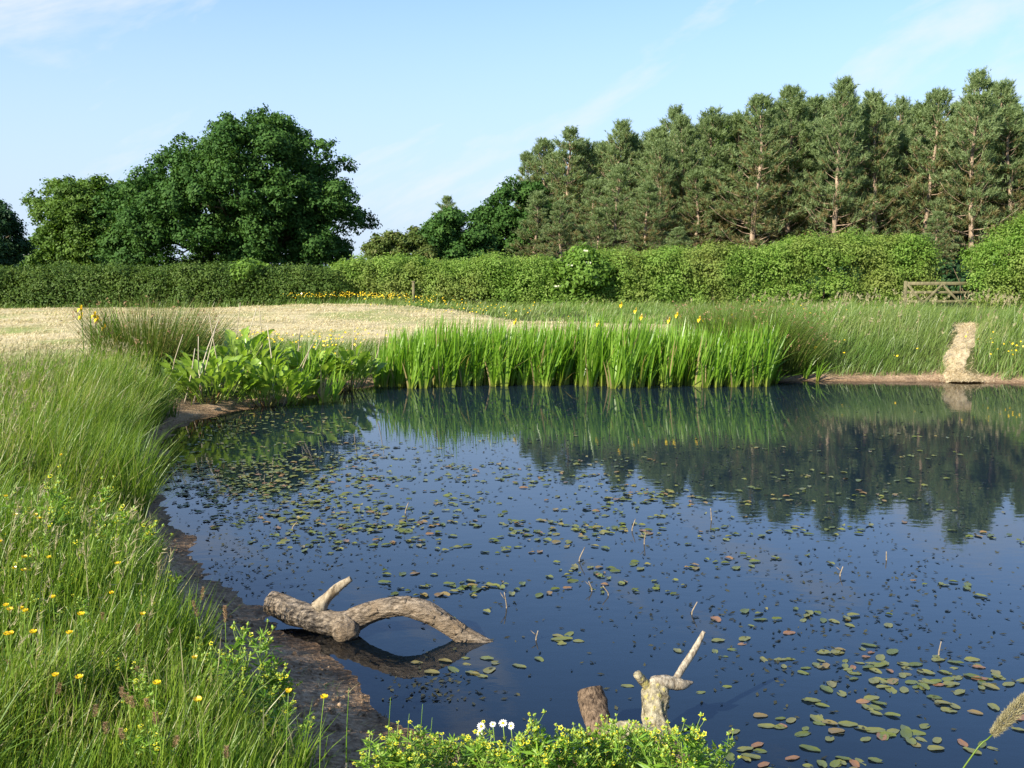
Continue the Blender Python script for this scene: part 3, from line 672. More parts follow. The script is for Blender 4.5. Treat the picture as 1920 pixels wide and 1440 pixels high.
hedge('hedge', 'long bright green hedge in front of the pines, rising towards the gate', [(632, 506), (650, 492), (700, 488), (780, 490), (840, 494), (930, 488), (1000, 488), (1040, 498), (1080, 492), (1140, 486), (1200, 478), (1290, 474), (1400, 468), (1500, 464), (1560, 456), (1620, 450), (1680, 446), (1705, 456), (1722, 480), (1730, 520)], 37.5, 38.4, 575, 0.95, 'hedge_leaf', 51, 0.35, 0.7, dens=34, size=0.047, shoots=5200)
hedge('hedge', 'bright green hedge end right of the wooden gate', [(1812, 510), (1822, 470), (1850, 450), (1880, 446), (1900, 425), (1930, 412), (2000, 430), (2100, 440), (2200, 445)], 35.6, 34.0, 570, 0.9, 'hedge_leaf', 52, 0.35, 0.65, dens=34, size=0.047, shoots=1500)

def elder(label, poly, D, seed, nfl):
    rng = np.random.default_rng(seed); L = outline_lobes(poly, D, 0.7, 26, 0.25, 0.45, rng); b = at(np.mean([p[0] for p in poly]), 515, D); base = np.array([b[0], D, 0.45])
    t = thing('elder_bush', label, 'bush', base); V, Q, rn = lobes_to_leaves(L, 24, 12, 0.085, 0.5, rng, spread=0.14); build('foliage', V, Q, None, 'elder_leaf', t, {'rnd': rn}, False, base)
    V, Q, T = tube(curve([base, base + [0.1, 0, 1.0], L[:, :3].mean(0)], 6), np.linspace(0.05, 0.02, 6), 5); build('stem', V, Q, T, 'hedge_twig', t, None, True, base)
    sel = L[rng.permutation(len(L))[:nfl]]
    for x, y, z, r in sel:
        k = 26; a = rng.uniform(0, 6.28, k); q = np.sqrt(rng.uniform(0, 1, k)) * 0.11
        c = np.stack([x + np.cos(a) * q, np.full(k, y - r * 0.95) + np.sin(a) * q * 0.6, z + r * 0.4 + 0.25 * np.sin(a) * q], 1)
        V, Q = leaf_quads(c, unit(rng.normal(size=c.shape) * 0.4 + [0, -.6, .8]), 0.03, 0.9, rng); build('blossom', V, Q, None, 'elder_blossom', t, {'rnd': np.repeat(rng.random(k), 4)}, False, base)
elder('pale green elder bush with cream flower plates growing through the bright hedge', [(1036, 545), (1045, 500), (1062, 478), (1092, 462), (1125, 478), (1140, 500), (1135, 545)], 36.9, 60, 14)
elder('elder sprig with cream blossom rising above the dark hedge', [(446, 520), (452, 504), (470, 496), (486, 503), (494, 520)], 36.2, 61, 8)

# gate ------------------------------------------------------------------
GD = 35.4
gl_, gr_ = at(1696, 530, GD), at(1836, 530, GD)
gtop = gl_[2]; gz = zg(gl_[0], GD)
gate = thing('field_gate', 'weathered wooden five-bar field gate with diagonal braces in the hedge gap', 'gate', (gl_[0], GD, gz))
W = gr_[0] - gl_[0]
def bar(name, a, b, w, d, parent, matn='gate_wood'):
    a, b = np.array(a, float), np.array(b, float); t = unit(b - a); up = np.array([0, 1.0, 0]); s = unit(np.cross(t, up)); V = []
    for p in (a, b):
        for i, j in ((-1, -1), (1, -1), (1, 1), (-1, 1)): V.append(p + s * w / 2 * i + up * d / 2 * j)
    o = build(name, V, [[0, 1, 2, 3], [7, 6, 5, 4], [0, 4, 5, 1], [1, 5, 6, 2], [2, 6, 7, 3], [3, 7, 4, 0]], None, matn, parent)
    bv = o.modifiers.new('bevel', 'BEVEL'); bv.width = 0.008; bv.segments = 1
    return o
hg = gtop - gz
for k, zz in enumerate((0.03, 0.34, 0.66, 0.90, 1.08)):
    bar('rail', (0, 0, hg - zz), (W, 0, hg - zz), 0.085 if k else 0.12, 0.035, gate)
bar('upright', (0.04, 0.002, hg - 1.12), (0.04, 0.002, hg + 0.06), 0.11, 0.07, gate); bar('upright', (W - 0.04, 0.002, hg - 1.12), (W - 0.04, 0.002, hg + 0.1), 0.12, 0.07, gate)
bar('brace', (0.10, -0.04, hg - 0.06), (W * 0.27, -0.04, hg - 0.78), 0.085, 0.03, gate); bar('brace', (W * 0.16, -0.072, hg - 0.95), (W * 0.5, -0.072, hg - 0.06), 0.085, 0.03, gate); bar('brace', (W * 0.5, -0.04, hg - 0.06), (W * 0.86, -0.04, hg - 1.0), 0.085, 0.03, gate)
mk = at(775, 537, 36.2); mp_ = thing('marker_post', 'small pale wooden marker post in front of the bright hedge', 'post', (mk[0], 36.2, 0.5)); bar('post_shaft', (0, 0, -0.2), (0, 0, mk[2] - 0.5 + 0.15), 0.09, 0.09, mp_); bar('post_cap', (0, 0, mk[2] - 0.5 + 0.15), (0, 0, mk[2] - 0.5 + 0.19), 0.13, 0.13, mp_)
pp = at(53, 474, 120); pole = thing('utility_pole', 'pale utility pole with short crossarm beyond the dark hedge', 'pole', (pp[0], 120, 0.3))
V, Q, T = tube(np.array([[0, 0, -0.3], [0, 0, 2], [0, 0, pp[2] - 0.3]]), [0.17, 0.15, 0.11], 8); build('pole_shaft', V, Q, T, 'pole_wood', pole, None, True); bar('crossarm', (-0.55, -0.15, pp[2] - 0.55), (0.55, -0.15, pp[2] - 0.55), 0.12, 0.1, pole, 'pole_wood')

# ------------------------------------------------------------------ grasses (uncountable: stuff)
def scatter(n, x0, x1, y0, y1, rng, weight=None, keep=None):
    out = []; tot = 0
    while tot < n:
        k = n * 2; x = rng.uniform(x0, x1, k); y = rng.uniform(y0, y1, k); m_ = np.ones(k, bool)
        if weight is not None: m_ &= rng.random(k) < weight(x, y)
        x, y = x[m_], y[m_]
        if len(x) == 0: continue
        d = shore_d(x, y)
        if keep is not None:
            q = keep(x, y, d); x, y, d = x[q], y[q], d[q]
        out.append(np.stack([x, y, d], 1)); tot += len(x)
    return np.concatenate(out)[:n]

def grass(name, label, P, hf, wf, rng, mat, wind=0.0, leanm=0.25, curlm=0.6, nseg=3, rnd=None, wstr=0.6):
    x, y, d = P.T; N = len(P); z = terrain(x, y, d)
    h = hf(x, y, d) * rng.uniform(0.4, 1.2, N); w = wf(x, y) * rng.uniform(0.7, 1.3, N)
    az = wind + rng.normal(0, 1.3 - wstr, N); lean = np.abs(rng.normal(leanm, 0.16, N)); curl = np.abs(rng.normal(curlm, 0.35, N))
    V, Q, T, t, k, tip = blades(np.stack([x, y, z - 0.01], 1), h, w, az, lean, curl, nseg, rng)
    r = (0.47 + 0.32 * noise2(x, y, 0.9, 31) + rng.normal(0, 0.25, N)) if rnd is None else rnd(x, y, N)
    o = build(name, V, Q, T, mat, None, {'rnd': np.repeat(np.clip(r, 0, 1), k), 't': t})
    return tag(o, label, 'grass', kind='stuff'), tip

rng = np.random.default_rng(200)
inview = lambda x, y: (np.abs(x) < 0.58 * y + 1.3)
near_w = lambda x, y: np.clip((2.6 / np.maximum(y, 1.6)) ** 1.5, 0.05, 1) * inview(x, y)
def keep_left(x, y, d):
    edge = 0.30 + 0.12 * noise2(x, y, 0.7, 33) + 0.22 * np.exp(-((x + 0.6) / 0.45) ** 2 - ((y - 3.9) / 0.7) ** 2)
    edge = edge + 0.40 * sstep(-y, -6.0, -4.4) + 0.02 * sstep(-y, -8.5, -6.5)
    edge = np.where((y > 8.5), 0.20, edge)
    return (d > edge) & (y < 14.2) & ~((x > -4.85) & (y > 12.2)) & (x < np.where(y > 4.3, -0.2, np.where(y > 2.9, -0.80 + 0.12 * noise2(x, y, 0.4, 39), -0.62))) & (field_mask(x, y, d) < 0.5)
def h_left(x, y, d):
    tall = np.exp(-((y - 10.5) / 3.4) ** 2)
    return (0.29 + 0.09 * noise2(x, y, 1.2, 41) + 0.13 * noise2(x, y, 0.35, 42)) + tall * (0.20 + 0.14 * sstep(-d, -2.2, -0.3)) - 0.10 * sstep(-y, -3.6, -2.6) - 0.12 * (1 - sstep(d, 0.3, 0.8)) * (y < 6.5)
P = scatter(98000, -8.5, 0.2, 1.5, 14.2, rng, near_w, keep_left)
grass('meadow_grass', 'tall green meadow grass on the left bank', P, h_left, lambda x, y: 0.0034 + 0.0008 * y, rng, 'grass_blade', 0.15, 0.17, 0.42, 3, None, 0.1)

# the leaning wall of long grass over the mud edge, where the pond turns away
P = scatter(9000, -6, -1.5, 6.6, 12.6, rng, None, lambda x, y, d: (d > 0.20) & (d < 0.9) & (y < 11.6))
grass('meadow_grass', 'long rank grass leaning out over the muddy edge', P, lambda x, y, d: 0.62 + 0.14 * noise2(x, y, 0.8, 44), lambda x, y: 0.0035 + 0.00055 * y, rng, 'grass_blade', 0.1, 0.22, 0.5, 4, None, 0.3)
# separate coarse tufts standing up out of the finer grass
Pc = scatter(240, -8, -0.7, 2.2, 13.5, rng, near_w, lambda x, y, d: keep_left(x, y, d) & (d > np.where(y < 6, 1.15, 0.5)) & (x < -1.5)); nb_ = 60
cxy = np.repeat(Pc, nb_, 0) + np.concatenate([rng.normal(0, 0.055, (len(Pc) * nb_, 2)), np.zeros((len(Pc) * nb_, 1))], 1); hm = np.repeat(rng.uniform(0.65, 1.2, len(Pc)), nb_); tr_ = np.repeat(rng.uniform(0.05, 0.6, len(Pc)), nb_)
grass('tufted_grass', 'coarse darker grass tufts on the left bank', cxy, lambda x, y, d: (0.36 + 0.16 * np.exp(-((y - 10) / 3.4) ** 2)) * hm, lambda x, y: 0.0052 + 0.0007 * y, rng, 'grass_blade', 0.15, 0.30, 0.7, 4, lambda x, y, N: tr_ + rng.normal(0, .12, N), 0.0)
# near bank in front of the viewer, low turf at the mud edge
P = scatter(5000, -1.6, 6.5, 1.6, 3.9, rng, lambda x, y: inview(x, y) * 1.0, lambda x, y, d: (d > 0.16) & (x > -0.95) & ((x > -0.15) | (y < 2.75) | (noise2(x, y, 0.3, 46) > 0.35)) & ((d > 0.5) | (noise2(x, y, 0.35, 47) > 0.1)))
grass('turf_grass', 'short sparse turf on the mud beside the logs', P, lambda x, y, d: 0.05 + 0.10 * sstep(d, 0.2, 0.9), lambda x, y: 0.004 + 0 * x, rng, 'grass_blade', 0.3, 0.45, 0.9, 2, None, 0.3)

def keep_mud(x, y, d): return (d > 0.02) & (mud_mask(x, y, d) > 0.6)
P = scatter(1500, -4.5, 0.4, 3.0, 12, rng, lambda x, y: np.clip(3.6 / np.maximum(y, 1), 0, 1), keep_mud); x_, y_, d_ = P.T; z_ = terrain(x_, y_, d_)
gcl = Geo(); ico = np.array([[1, 0, 0], [-1, 0, 0], [0, 1, 0], [0, -1, 0], [0, 0, 1], [.6, .6, .5], [-.6, .6, .5], [-.6, -.6, .5], [.6, -.6, .5]]); icoT = [[0, 5, 8], [5, 0, 2], [2, 6, 5], [6, 2, 1], [1, 7, 6], [7, 1, 3], [3, 8, 7], [8, 3, 0], [4, 8, 5], [4, 5, 6], [4, 6, 7], [4, 7, 8]]
for a_, b_, c_ in zip(x_, y_, z_):
    sz = rng.uniform(.006, .022) * rng.uniform(.5, 1); gcl.add(ico * sz * rng.uniform(.6, 1.3, (9, 3)) + [a_, b_, c_ - sz * .1], None, icoT, mud=1.0, field=0.0, wet=rng.uniform(0, .5))
tag(gcl.make('mud_clods', 'ground', None, True), 'small clods of mud along the bare pond margin', 'mud', kind='stuff')
P = scatter(900, -4.5, 0.4, 3.0, 12, rng, lambda x, y: np.clip(3.6 / np.maximum(y, 1), 0, 1), keep_mud)
grass('dead_grass', 'dead straw blades and shoots strewn on the mud', P, lambda x, y, d: 0.09 + 0 * x, lambda x, y: 0.003 + 0.0003 * y, rng, 'grass_blade', 0.3, 1.25, 0.35, 2, lambda x, y, N: rng.choice([0.3, 0.95, 1.0, 1.0], N), 0.0)

# seed stems with feathery panicles among the left grass
def seed_stems(name, label, P, h, rng, mat_head, lean=0.12, head=0.09, hw=0.012, nhead=12, wind=0.15):
    x, y, d = P.T; N = len(P); z = terrain(x, y, d); hh = h(x, y) * rng.uniform(0.8, 1.2, N)
    az = wind + rng.normal(0, 0.9, N); le = np.abs(rng.normal(lean, .1, N)); cu = np.abs(rng.normal(.25, .15, N))
    V, Q, T, t, k, tip = blades(np.stack([x, y, z], 1), hh, 0.0022 + 0.00035 * y, az, le, cu, 3, rng)
    an = le + cu; dirv = np.stack([np.cos(az) * np.sin(an), np.sin(az) * np.sin(an), np.cos(an)], 1)
    g = Geo(); rv = np.repeat(rng.uniform(0.55, 0.95, N), k); g.add(V, Q, T, rnd=rv, t=t)
    o = g.make(name, 'grass_blade'); tag(o, label, 'grass', kind='stuff')
    c = np.repeat(tip, nhead, 0) - np.repeat(dirv, nhead, 0) * (rng.uniform(0, 1, N * nhead) * head)[:, None]
    dd = unit(np.repeat(dirv, nhead, 0) * 1.2 + rng.normal(size=c.shape) * 0.6); sz = (0.010 + 0.001 * np.repeat(y, nhead))[:, None]
    sd = unit(np.cross(dd, rng.normal(size=c.shape))) * hw * 0.25 * (1 + 0.12 * np.repeat(y, nhead))[:, None]
    V = np.stack([c - sd, c + sd, c + dd * sz * 2.2], 1).reshape(-1, 3)
    build('seed_head', V, None, np.arange(len(V)).reshape(-1, 3), mat_head, o, {'rnd': np.repeat(rng.random(len(c)), 3)})
    return o
P = scatter(1500, -8, -0.6, 2.0, 13.5, rng, lambda x, y: np.clip((3.5 / np.maximum(y, 1.6)) ** 0.8, 0.05, 1) * inview(x, y), lambda x, y, d: keep_left(x, y, d) & (d > 0.9) & (noise2(x, y, 1.6, 51) > -0.1))
seed_stems('flowering_grass', 'thin grass stems with pale feathery seed heads on the left bank', P, lambda x, y: 0.50 + 0.16 * np.exp(-((y - 9) / 3) ** 2) - 0.12 * (y < 3.4), rng, 'seed_head', nhead=10, hw=0.0055)

# right bank, field margins, back of the iris bed
def keep_right(x, y, d):
    cx = np.interp(y, [16.5, 17.2, 18.5, 19.6, 20.5], STRAW_X)
    return (d > 0.28 + 0.16 * noise2(x, y, 0.8, 61)) & (np.abs(x - cx) > np.where(y < 20.2, STRAW_W, 0)) & (field_mask(x, y, d) < 0.5)
STRAW_X = [on(1795, 714)[0], at(1795, 690, 17.2)[0], at(1800, 655, 18.5)[0], at(1806, 628, 19.6)[0], at(1798, 612, 20.5)[0]]
STRAW_W = 0.26
P = scatter(60000, 2.2, 14.5, 15.2, 35, rng, lambda x, y: np.clip((17.0 / y) ** 2.2, 0, 1) * (np.abs(x) < 0.56 * y + 1), keep_right)
grass('bank_grass', 'tall wind-combed grass on the far right bank', P, lambda x, y, d: 0.34 + 0.15 * noise2(x, y, 1.3, 62) + 0.08 * noise2(x, y, 0.5, 64) + 0.10 * sstep(d, 0.5, 3) - 0.22 * sstep(y, 21, 25), lambda x, y: 0.0085 + 0.0003 * (y - 16), rng, 'bank_grass', 0.2, 0.3, 0.6, 3, lambda x, y, N: 0.44 + 0.32 * noise2(x, y, 1.1, 63) + rng.normal(0, .24, N), 0.6)
P = scatter(15000, -7.5, 5, 13.6, 20.4, rng, lambda x, y: inview(x, y) * 1.0, lambda x, y, d: (d > 0.25) & (field_mask(x, y, d) < 0.4) & ((y > 16.2) | (x < -6.4)))
grass('bank_grass', 'green grass behind the iris bed and docks', P, lambda x, y, d: 0.36 + 0.1 * noise2(x, y, 1.2, 65), lambda x, y: 0.011 + 0 * x, rng, 'bank_grass', 0.2, 0.28, 0.6, 3, None, 0.5)
P = scatter(24000, -21, 14, 26, 37, rng, None, lambda x, y, d: (field_mask(x, y, d) < 0.3))
grass('margin_grass', 'unmown green margin along the foot of the hedges', P, lambda x, y, d: 0.20 + 0.10 * noise2(x, y, 2.0, 66) + 0.16 * sstep(y, 34.3, 36), lambda x, y: 0.02 + 0 * x, rng, 'bank_grass', 0.2, 0.28, 0.5, 2, None, 0.4)
P = scatter(75000, -20, 6, 12.5, 35.5, rng, lambda x, y: np.clip((13.0 / y) ** 1.2, 0, 1) * (np.abs(x) < 0.56 * y + 1), lambda x, y, d: field_mask(x, y, d) > 0.25)
grass('straw_stubble', 'pale cut straw lying over the mown field', P, lambda x, y, d: 0.09 + 0.05 * noise2(x, y, 0.9, 67), lambda x, y: 0.006 + 0.0004 * y, rng, 'stubble', 0.2, 0.75, 0.6, 2, lambda x, y, N: rng.uniform(0, 0.86, N) + 0.14 * (noise2(x, y, 2.5, 68) > 0.35), 0.0)

P = scatter(420, 2.5, 13.5, 16, 23, rng, None, lambda x, y, d: keep_right(x, y, d) & (d > 0.8))
seed_stems('flowering_grass', 'pale feathery grass heads over the far right bank', P, lambda x, y: 0.56 + 0 * x, rng, 'seed_head', nhead=8, hw=0.012)

# far yellow buttercups, dots among grass
def dots(name, label, spots, rng, size, h):
    g = Geo(); gs = Geo()
    for (px, py, sx, sy, n_, z_) in spots:
        c = on(px, py, z_); x = rng.normal(c[0], sx, n_); y = rng.normal(c[1], sy, n_); d = shore_d(x, y); k = d > 0.3; x, y, d = x[k], y[k], d[k]
        z = terrain(x, y, d); hh = h * rng.uniform(0.75, 1.2, len(x)); c3 = np.stack([x, y, z + hh], 1)
        V, Q = leaf_quads(c3, unit(rng.normal(size=c3.shape) * 0.35 + [-.25, -.45, .8]), size * rng.uniform(.7, 1.2, len(x)), 0.9, rng); g.add(V, Q, None, rnd=np.repeat(rng.random(len(x)), 4))
        V, Q, T, t, kk, tip = blades(np.stack([x, y, z], 1), hh, 0.006, 0, 0, 0, 1, rng); gs.add(V, Q, T, rnd=np.full(len(V), .5), t=t)
    o = g.make(name, 'petal_yellow'); tag(o, label, 'flowers', kind='stuff'); gs.make('stalk', 'bank_grass', o)
dots('far_buttercups', 'drift of tiny yellow buttercups along the hedge margin', [(610, 566, 0.9, 0.9, 110, 0.9), (700, 566, 1.0, 0.8, 190, 0.9), (770, 570, 0.9, 0.8, 90, 0.9), (850, 574, 0.9, 0.6, 60, 0.9), (920, 580, 1.0, .4, 30, 0.9)], rng, 0.021, 0.36)
dots('bank_buttercups', 'small yellow buttercups scattered over the far banks', [(1545, 634, 0.25, 0.3, 40, 0.75), (1570, 632, 0.2, 0.25, 22, 0.75), (1500, 650, 0.5, 0.4, 20, 0.6), (1640, 640, 0.5, 0.4, 22, 0.7), (1715, 640, 0.3, 0.5, 26, 0.7), (1745, 660, .2, .2, 10, .6), (1905, 650, 0.25, 0.35, 60, 0.6), (1870, 675, .3, .3, 12, .5), (1600, 680, .5, .2, 14, .45), (1480, 570, 0.8, 1.2, 22, 1.2),
      (475, 618, 0.25, 0.4, 70, 0.85), (540, 626, 0.5, 0.4, 60, 0.8), (610, 630, 0.5, 0.4, 50, 0.8), (660, 622, .3, .4, 30, .8)], rng, 0.020, 0.42)

# ------------------------------------------------------------------ straw tracks on the right bank
def straw_patch(label, pts, w0, seed, n_fib):
    rng = np.random.default_rng(seed); c = curve(pts, 40); N = 40; K = 11
    u = np.linspace(-1, 1, K); wd = np.interp(np.linspace(0, 1, N), np.linspace(0, 1, len(w0)), w0) * (1 + 0.15 * np.sin(np.arange(N) * 0.9) * rng.uniform(.5, 1))
    tn = unit(np.gradient(c[:, :2], axis=0)); nr_ = np.stack([-tn[:, 1], tn[:, 0]], 1)
    XY = c[:, None, :2] + nr_[:, None] * (u[None, :, None] * wd[:, None, None]); x, y = XY[..., 0].ravel(), XY[..., 1].ravel()
    ed = np.tile(np.abs(u), N); x = x + 0.05 * noise2(x, y, 0.22, 6) * ed; y = y + 0.05 * noise2(x, y, 0.2, 9) * ed
    z = np.maximum(terrain(x, y), 0.0) + np.tile(0.03 * (1 - u ** 2), N) - np.tile(0.05 * (np.abs(u) > 0.99), N) + 0.007 * noise2(x, y, 0.3, 5) * (1 - ed)
    i_ = (np.arange(N - 1)[:, None] * K + np.arange(K - 1)).ravel(); Q = np.stack([i_, i_ + 1, i_ + K + 1, i_ + K], 1); V = np.stack([x, y, z], 1)
    base = np.array([x.mean(), y.mean(), z.min()]); t = thing('straw_track', label, 'straw', base)
    build('straw_bed', V, Q, None, 'straw', t, {'rnd': rng.random(len(V))}, True, base)
    k = rng.integers(0, len(V), n_fib); b_ = V[k] + rng.normal(0, [0.08, .08, 0.0], (n_fib, 3)) + [0, 0, .004]
    Vb, Qb, Tb, tb, kk, tip = blades(b_, rng.uniform(.06, .18, n_fib), 0.007, rng.uniform(0, 6.28, n_fib), rng.uniform(0.7, 1.35, n_fib), 0.5, 2, rng)
    tag(build('straw_fibres', Vb, Qb, Tb, 'straw', t, {'rnd': np.repeat(rng.random(n_fib), kk)}, False, base), kind='stuff')
straw_patch('bright straw-covered track running down the right bank to the water', [np.array([STRAW_X[0], 16.55, 0]), np.array([STRAW_X[0] + .02, 16.9, 0]), np.array([STRAW_X[1] + .02, 17.4, 0]), np.array([STRAW_X[2] + 0.05, 18.4, 0]), np.array([STRAW_X[3], 19.4, 0]), np.array([STRAW_X[4], 20.0, 0])], [0.36, 0.28, 0.22, 0.21, 0.20, 0.09], 300, 4200)
a = at(1712, 632, 19.0); straw_patch('smaller bare straw patch left of the bright straw track', [a, a + [0.02, 0.3, 0], a + [0.04, 0.7, 0]], [0.1, 0.15, 0.12], 301, 350)
a = at(1645, 612, 20.0); straw_patch('highest bare straw patch on the right bank', [a, a + [0.02, 0.4, 0], a + [0.04, 0.9, 0]], [0.08, 0.14, 0.12], 302, 350)

# ------------------------------------------------------------------ yellow flag irises
def iris_flower(rng):
    g = Geo()
    for k in range(3):
        a = k * 2.094 + rng.uniform(-.2, .2); r = np.linspace(0, 1, 5); wd = np.array([.008, .022, .030, .026, .006])
        for s0, zf, ln in ((0.0, lambda r: 0.045 * np.sin(r * 2.2) - 0.075 * r ** 2, 0.075), (1.047, lambda r: 0.075 * r, 0.02)):
            c = np.stack([np.cos(a + s0) * r * ln, np.sin(a + s0) * r * ln, zf(r)], 1); s = np.array([-math.sin(a + s0), math.cos(a + s0), 0])
            w_ = wd if s0 == 0 else wd * 0.5
            V = np.stack([c - s * w_[:, None], c + s * w_[:, None]], 1).reshape(-1, 3); Q = [[2 * i, 2 * i + 1, 2 * i + 3, 2 * i + 2] for i in range(4)]; g.add(V, Q, None, rnd=np.full(10, rng.random()))
    return g

def make_iris(seed, h, nf, label, group, nl=11):
    rng = np.random.default_rng(seed); t = thing('iris_clump', label, 'iris', (0, 0, 0), group)
    g = Geo()
    for f in range(nf):
        c = rng.normal(0, 0.10, 2); fa = rng.uniform(0, 3.14); n_ = nl
        b_ = np.stack([c[0] + np.cos(fa) * np.linspace(-.03, .03, n_), c[1] + np.sin(fa) * np.linspace(-.03, .03, n_), np.full(n_, -0.10)], 1)
        hh = h * rng.uniform(0.55, 1.12, n_); side = np.linspace(-1, 1, n_); az = fa + np.where(side < 0, math.pi, 0)
        lx = 0.12 * np.abs(side) * np.cos(az) + 0.07; ly = 0.12 * np.abs(side) * np.sin(az) + rng.normal(0, .08, n_); aa = np.arctan2(ly, lx); le = np.hypot(lx, ly) * rng.uniform(.4, 1.3, n_)
        V, Q, T, tt, k, tip = blades(b_, hh, rng.uniform(0.028, 0.042, n_), aa, le, np.abs(rng.normal(0.12, .2, n_)) + (rng.random(n_) < 0.06) * 1.2, 4, rng, face=fa + rng.normal(0, .5, n_))
        g.add(V, Q, T, rnd=np.repeat(np.where(rng.random(n_) < 0.05, 1.0, np.clip(rng.normal(.5, .22, n_), 0, .88)), k), t=tt)
    g.make('leaves', 'iris_leaf', t); return t

irises = [make_iris(400 + k, 1.16, 3, 'iris', 'flag irises of the far waterside bed') for k in range(7)]
ilab = ['yellow flag iris clump at the front waterline of the far iris bed', 'yellow flag iris clump in the middle rows of the far iris bed', 'yellow flag iris clump at the back of the far iris bed']
rng = np.random.default_rng(401); cnt = 0
for k in range(235):
    row = rng.choice(3, p=[0.42, 0.36, 0.22]); px = rng.uniform(728, 1432); D = {0: 16.25, 1: 16.75, 2: 17.3}[row] + rng.uniform(-.22, .22) + 0.15 * math.sin(px / 70)
    if px < 790: D += 0.15
    x = (px - 960) / F * (D * 1.004)
    o = irises[cnt] if cnt < len(irises) else copy_tree(irises[int(rng.integers(0, 7))]); cnt += 1
    o.location = (x, D, min(0.0, zg(x, D) if False else 0.0)); o.rotation_euler = (0, 0, rng.normal(0, .35)); s = rng.uniform(0.78, 1.05) * (0.86 if px < 790 else 1) * (1.0 + 0.06 * math.sin(px / 55)); o.scale = (1.15, 1.15, s)
    o['label'] = ilab[row]
for px, py, D, lb, sc in ((545, 735, 14.2, 'iris clump with slanting leaves between the second and third dock plants', 0.62), (605, 738, 14.1, 'small young iris fan standing alone at the water edge', 0.5), (575, 722, 14.8, 'iris clump behind the lone young iris fan', 0.75), (715, 716, 16.2, 'low iris clump at the left end of the far iris bed', 0.78),
                          (180, 668, 14.6, 'iris clump with yellow flowers left of the rush tussock', 0.95), (1530, 700, 17.0, 'small iris fan alone on the right bank edge', 0.42), (1452, 715, 16.6, 'tiny iris shoot just right of the iris bed', 0.3)):
    o = copy_tree(irises[int(rng.integers(0, 7))]); p_ = at(px, py, D); o.location = (p_[0], D, max(0.0, zg(p_[0], D))); o.scale = (1, 1, sc); o['label'] = lb; o['group'] = 'irises scattered along the pond edge'
for i, (px, py, D) in enumerate([(967, 602, 16.8), (1122, 606, 16.6), (1165, 571, 17.2), (1192, 582, 17.3), (1203, 594, 17.0), (1270, 590, 17.1), (1255, 600, 16.7), (1312, 598, 16.9), (152, 578, 14.5), (153, 592, 14.6), (183, 597, 14.5), (197, 612, 14.6), (178, 590, 14.7)]):
    p_ = at(px, py, D); z0 = max(0.0, zg(p_[0], D)); t = thing('iris_flower', ['leftmost yellow iris bloom above the far bed', 'yellow iris bloom half sunk in the middle of the bed', 'highest yellow iris bloom of the far bed', 'yellow iris bloom right of the highest one', 'lower yellow iris bloom below its neighbour in the far bed', 'yellow iris bloom near the right rush tussock', 'low yellow iris bloom left of the rush tussock bloom', 'rightmost yellow iris bloom of the far bed',
                   'topmost yellow iris bloom left of the left rush tussock', 'second yellow iris bloom directly below the topmost one', 'yellow iris bloom against the left rush tussock', 'lowest yellow iris bloom beside the left rush tussock', 'yellow iris bloom just left of the tussock edge'][i], 'flower', (p_[0], D, z0), 'yellow iris blooms')
    hh = p_[2] - z0; V, Q, T = tube(np.array([[0, 0, 0], [0.01, 0, hh * .5], [0, 0, hh - .02]]), [.008, .007, .006], 5); build('stem', V, Q, T, 'iris_leaf', t, {'rnd': np.full(len(V), .5), 't': np.ones(len(V))}, True)
    f_ = iris_flower(rng).make('bloom', 'petal_yellow', t); f_.location = (0, 0, hh - 0.02); f_.scale = (.85, .85, .95)

# ------------------------------------------------------------------ rush tussocks
def tussock(label, px, D, h, spread, n_, seed, brown=0.0):
    rng = np.random.default_rng(seed); x = at(px, 600, D)[0]; z0 = max(0.0, zg(x, D)) - 0.02; t = thing('rush_tussock', label, 'rush', (x, D, z0))
    a = rng.uniform(0, 6.28, n_); r = np.sqrt(rng.random(n_)) * spread; b_ = np.stack([np.cos(a) * r, np.sin(a) * r, np.zeros(n_)], 1)
    lx = np.cos(a) * r / spread * 0.5 + 0.13 + rng.normal(0, .09, n_); ly = np.sin(a) * r / spread * 0.5 + rng.normal(0, .12, n_)
    V, Q, T, tt, k, tip = blades(b_, h * rng.uniform(0.55, 1.1, n_), rng.uniform(0.007, 0.011, n_), np.arctan2(ly, lx), np.hypot(lx, ly), np.abs(rng.normal(.22, .18, n_)), 4, rng)
    build('stems', V, Q, T, 'rush_stem', t, {'rnd': np.repeat(np.clip(rng.normal(.45 + brown, .22, n_), 0, 1), k), 't': tt})['kind'] = 'stuff'
    k2 = rng.permutation(n_)[:n_ // 16]; c = np.repeat(b_[k2] + (tip[k2] - b_[k2]) * 0.86, 5, 0) + rng.normal(0, .014, (len(k2) * 5, 3))
    V, Q = leaf_quads(c, unit(rng.normal(size=c.shape)), 0.014, 0.7, rng); build('flower_tufts', V, Q, None, 'foxtail_head', t, {'rnd': np.repeat(rng.random(len(c)), 4)})['kind'] = 'stuff'
tussock('big brownish rush tussock behind the left docks', 285, 15.0, 1.22, 0.68, 2300, 500, 0.05)
tussock('dark green rush tussock at the right end of the iris bed', 1392, 18.0, 1.38, 0.8, 4200, 501, -0.14)
tussock('lower rush tussock spreading right of the iris bed', 1468, 17.5, 0.95, 0.5, 1100, 502)

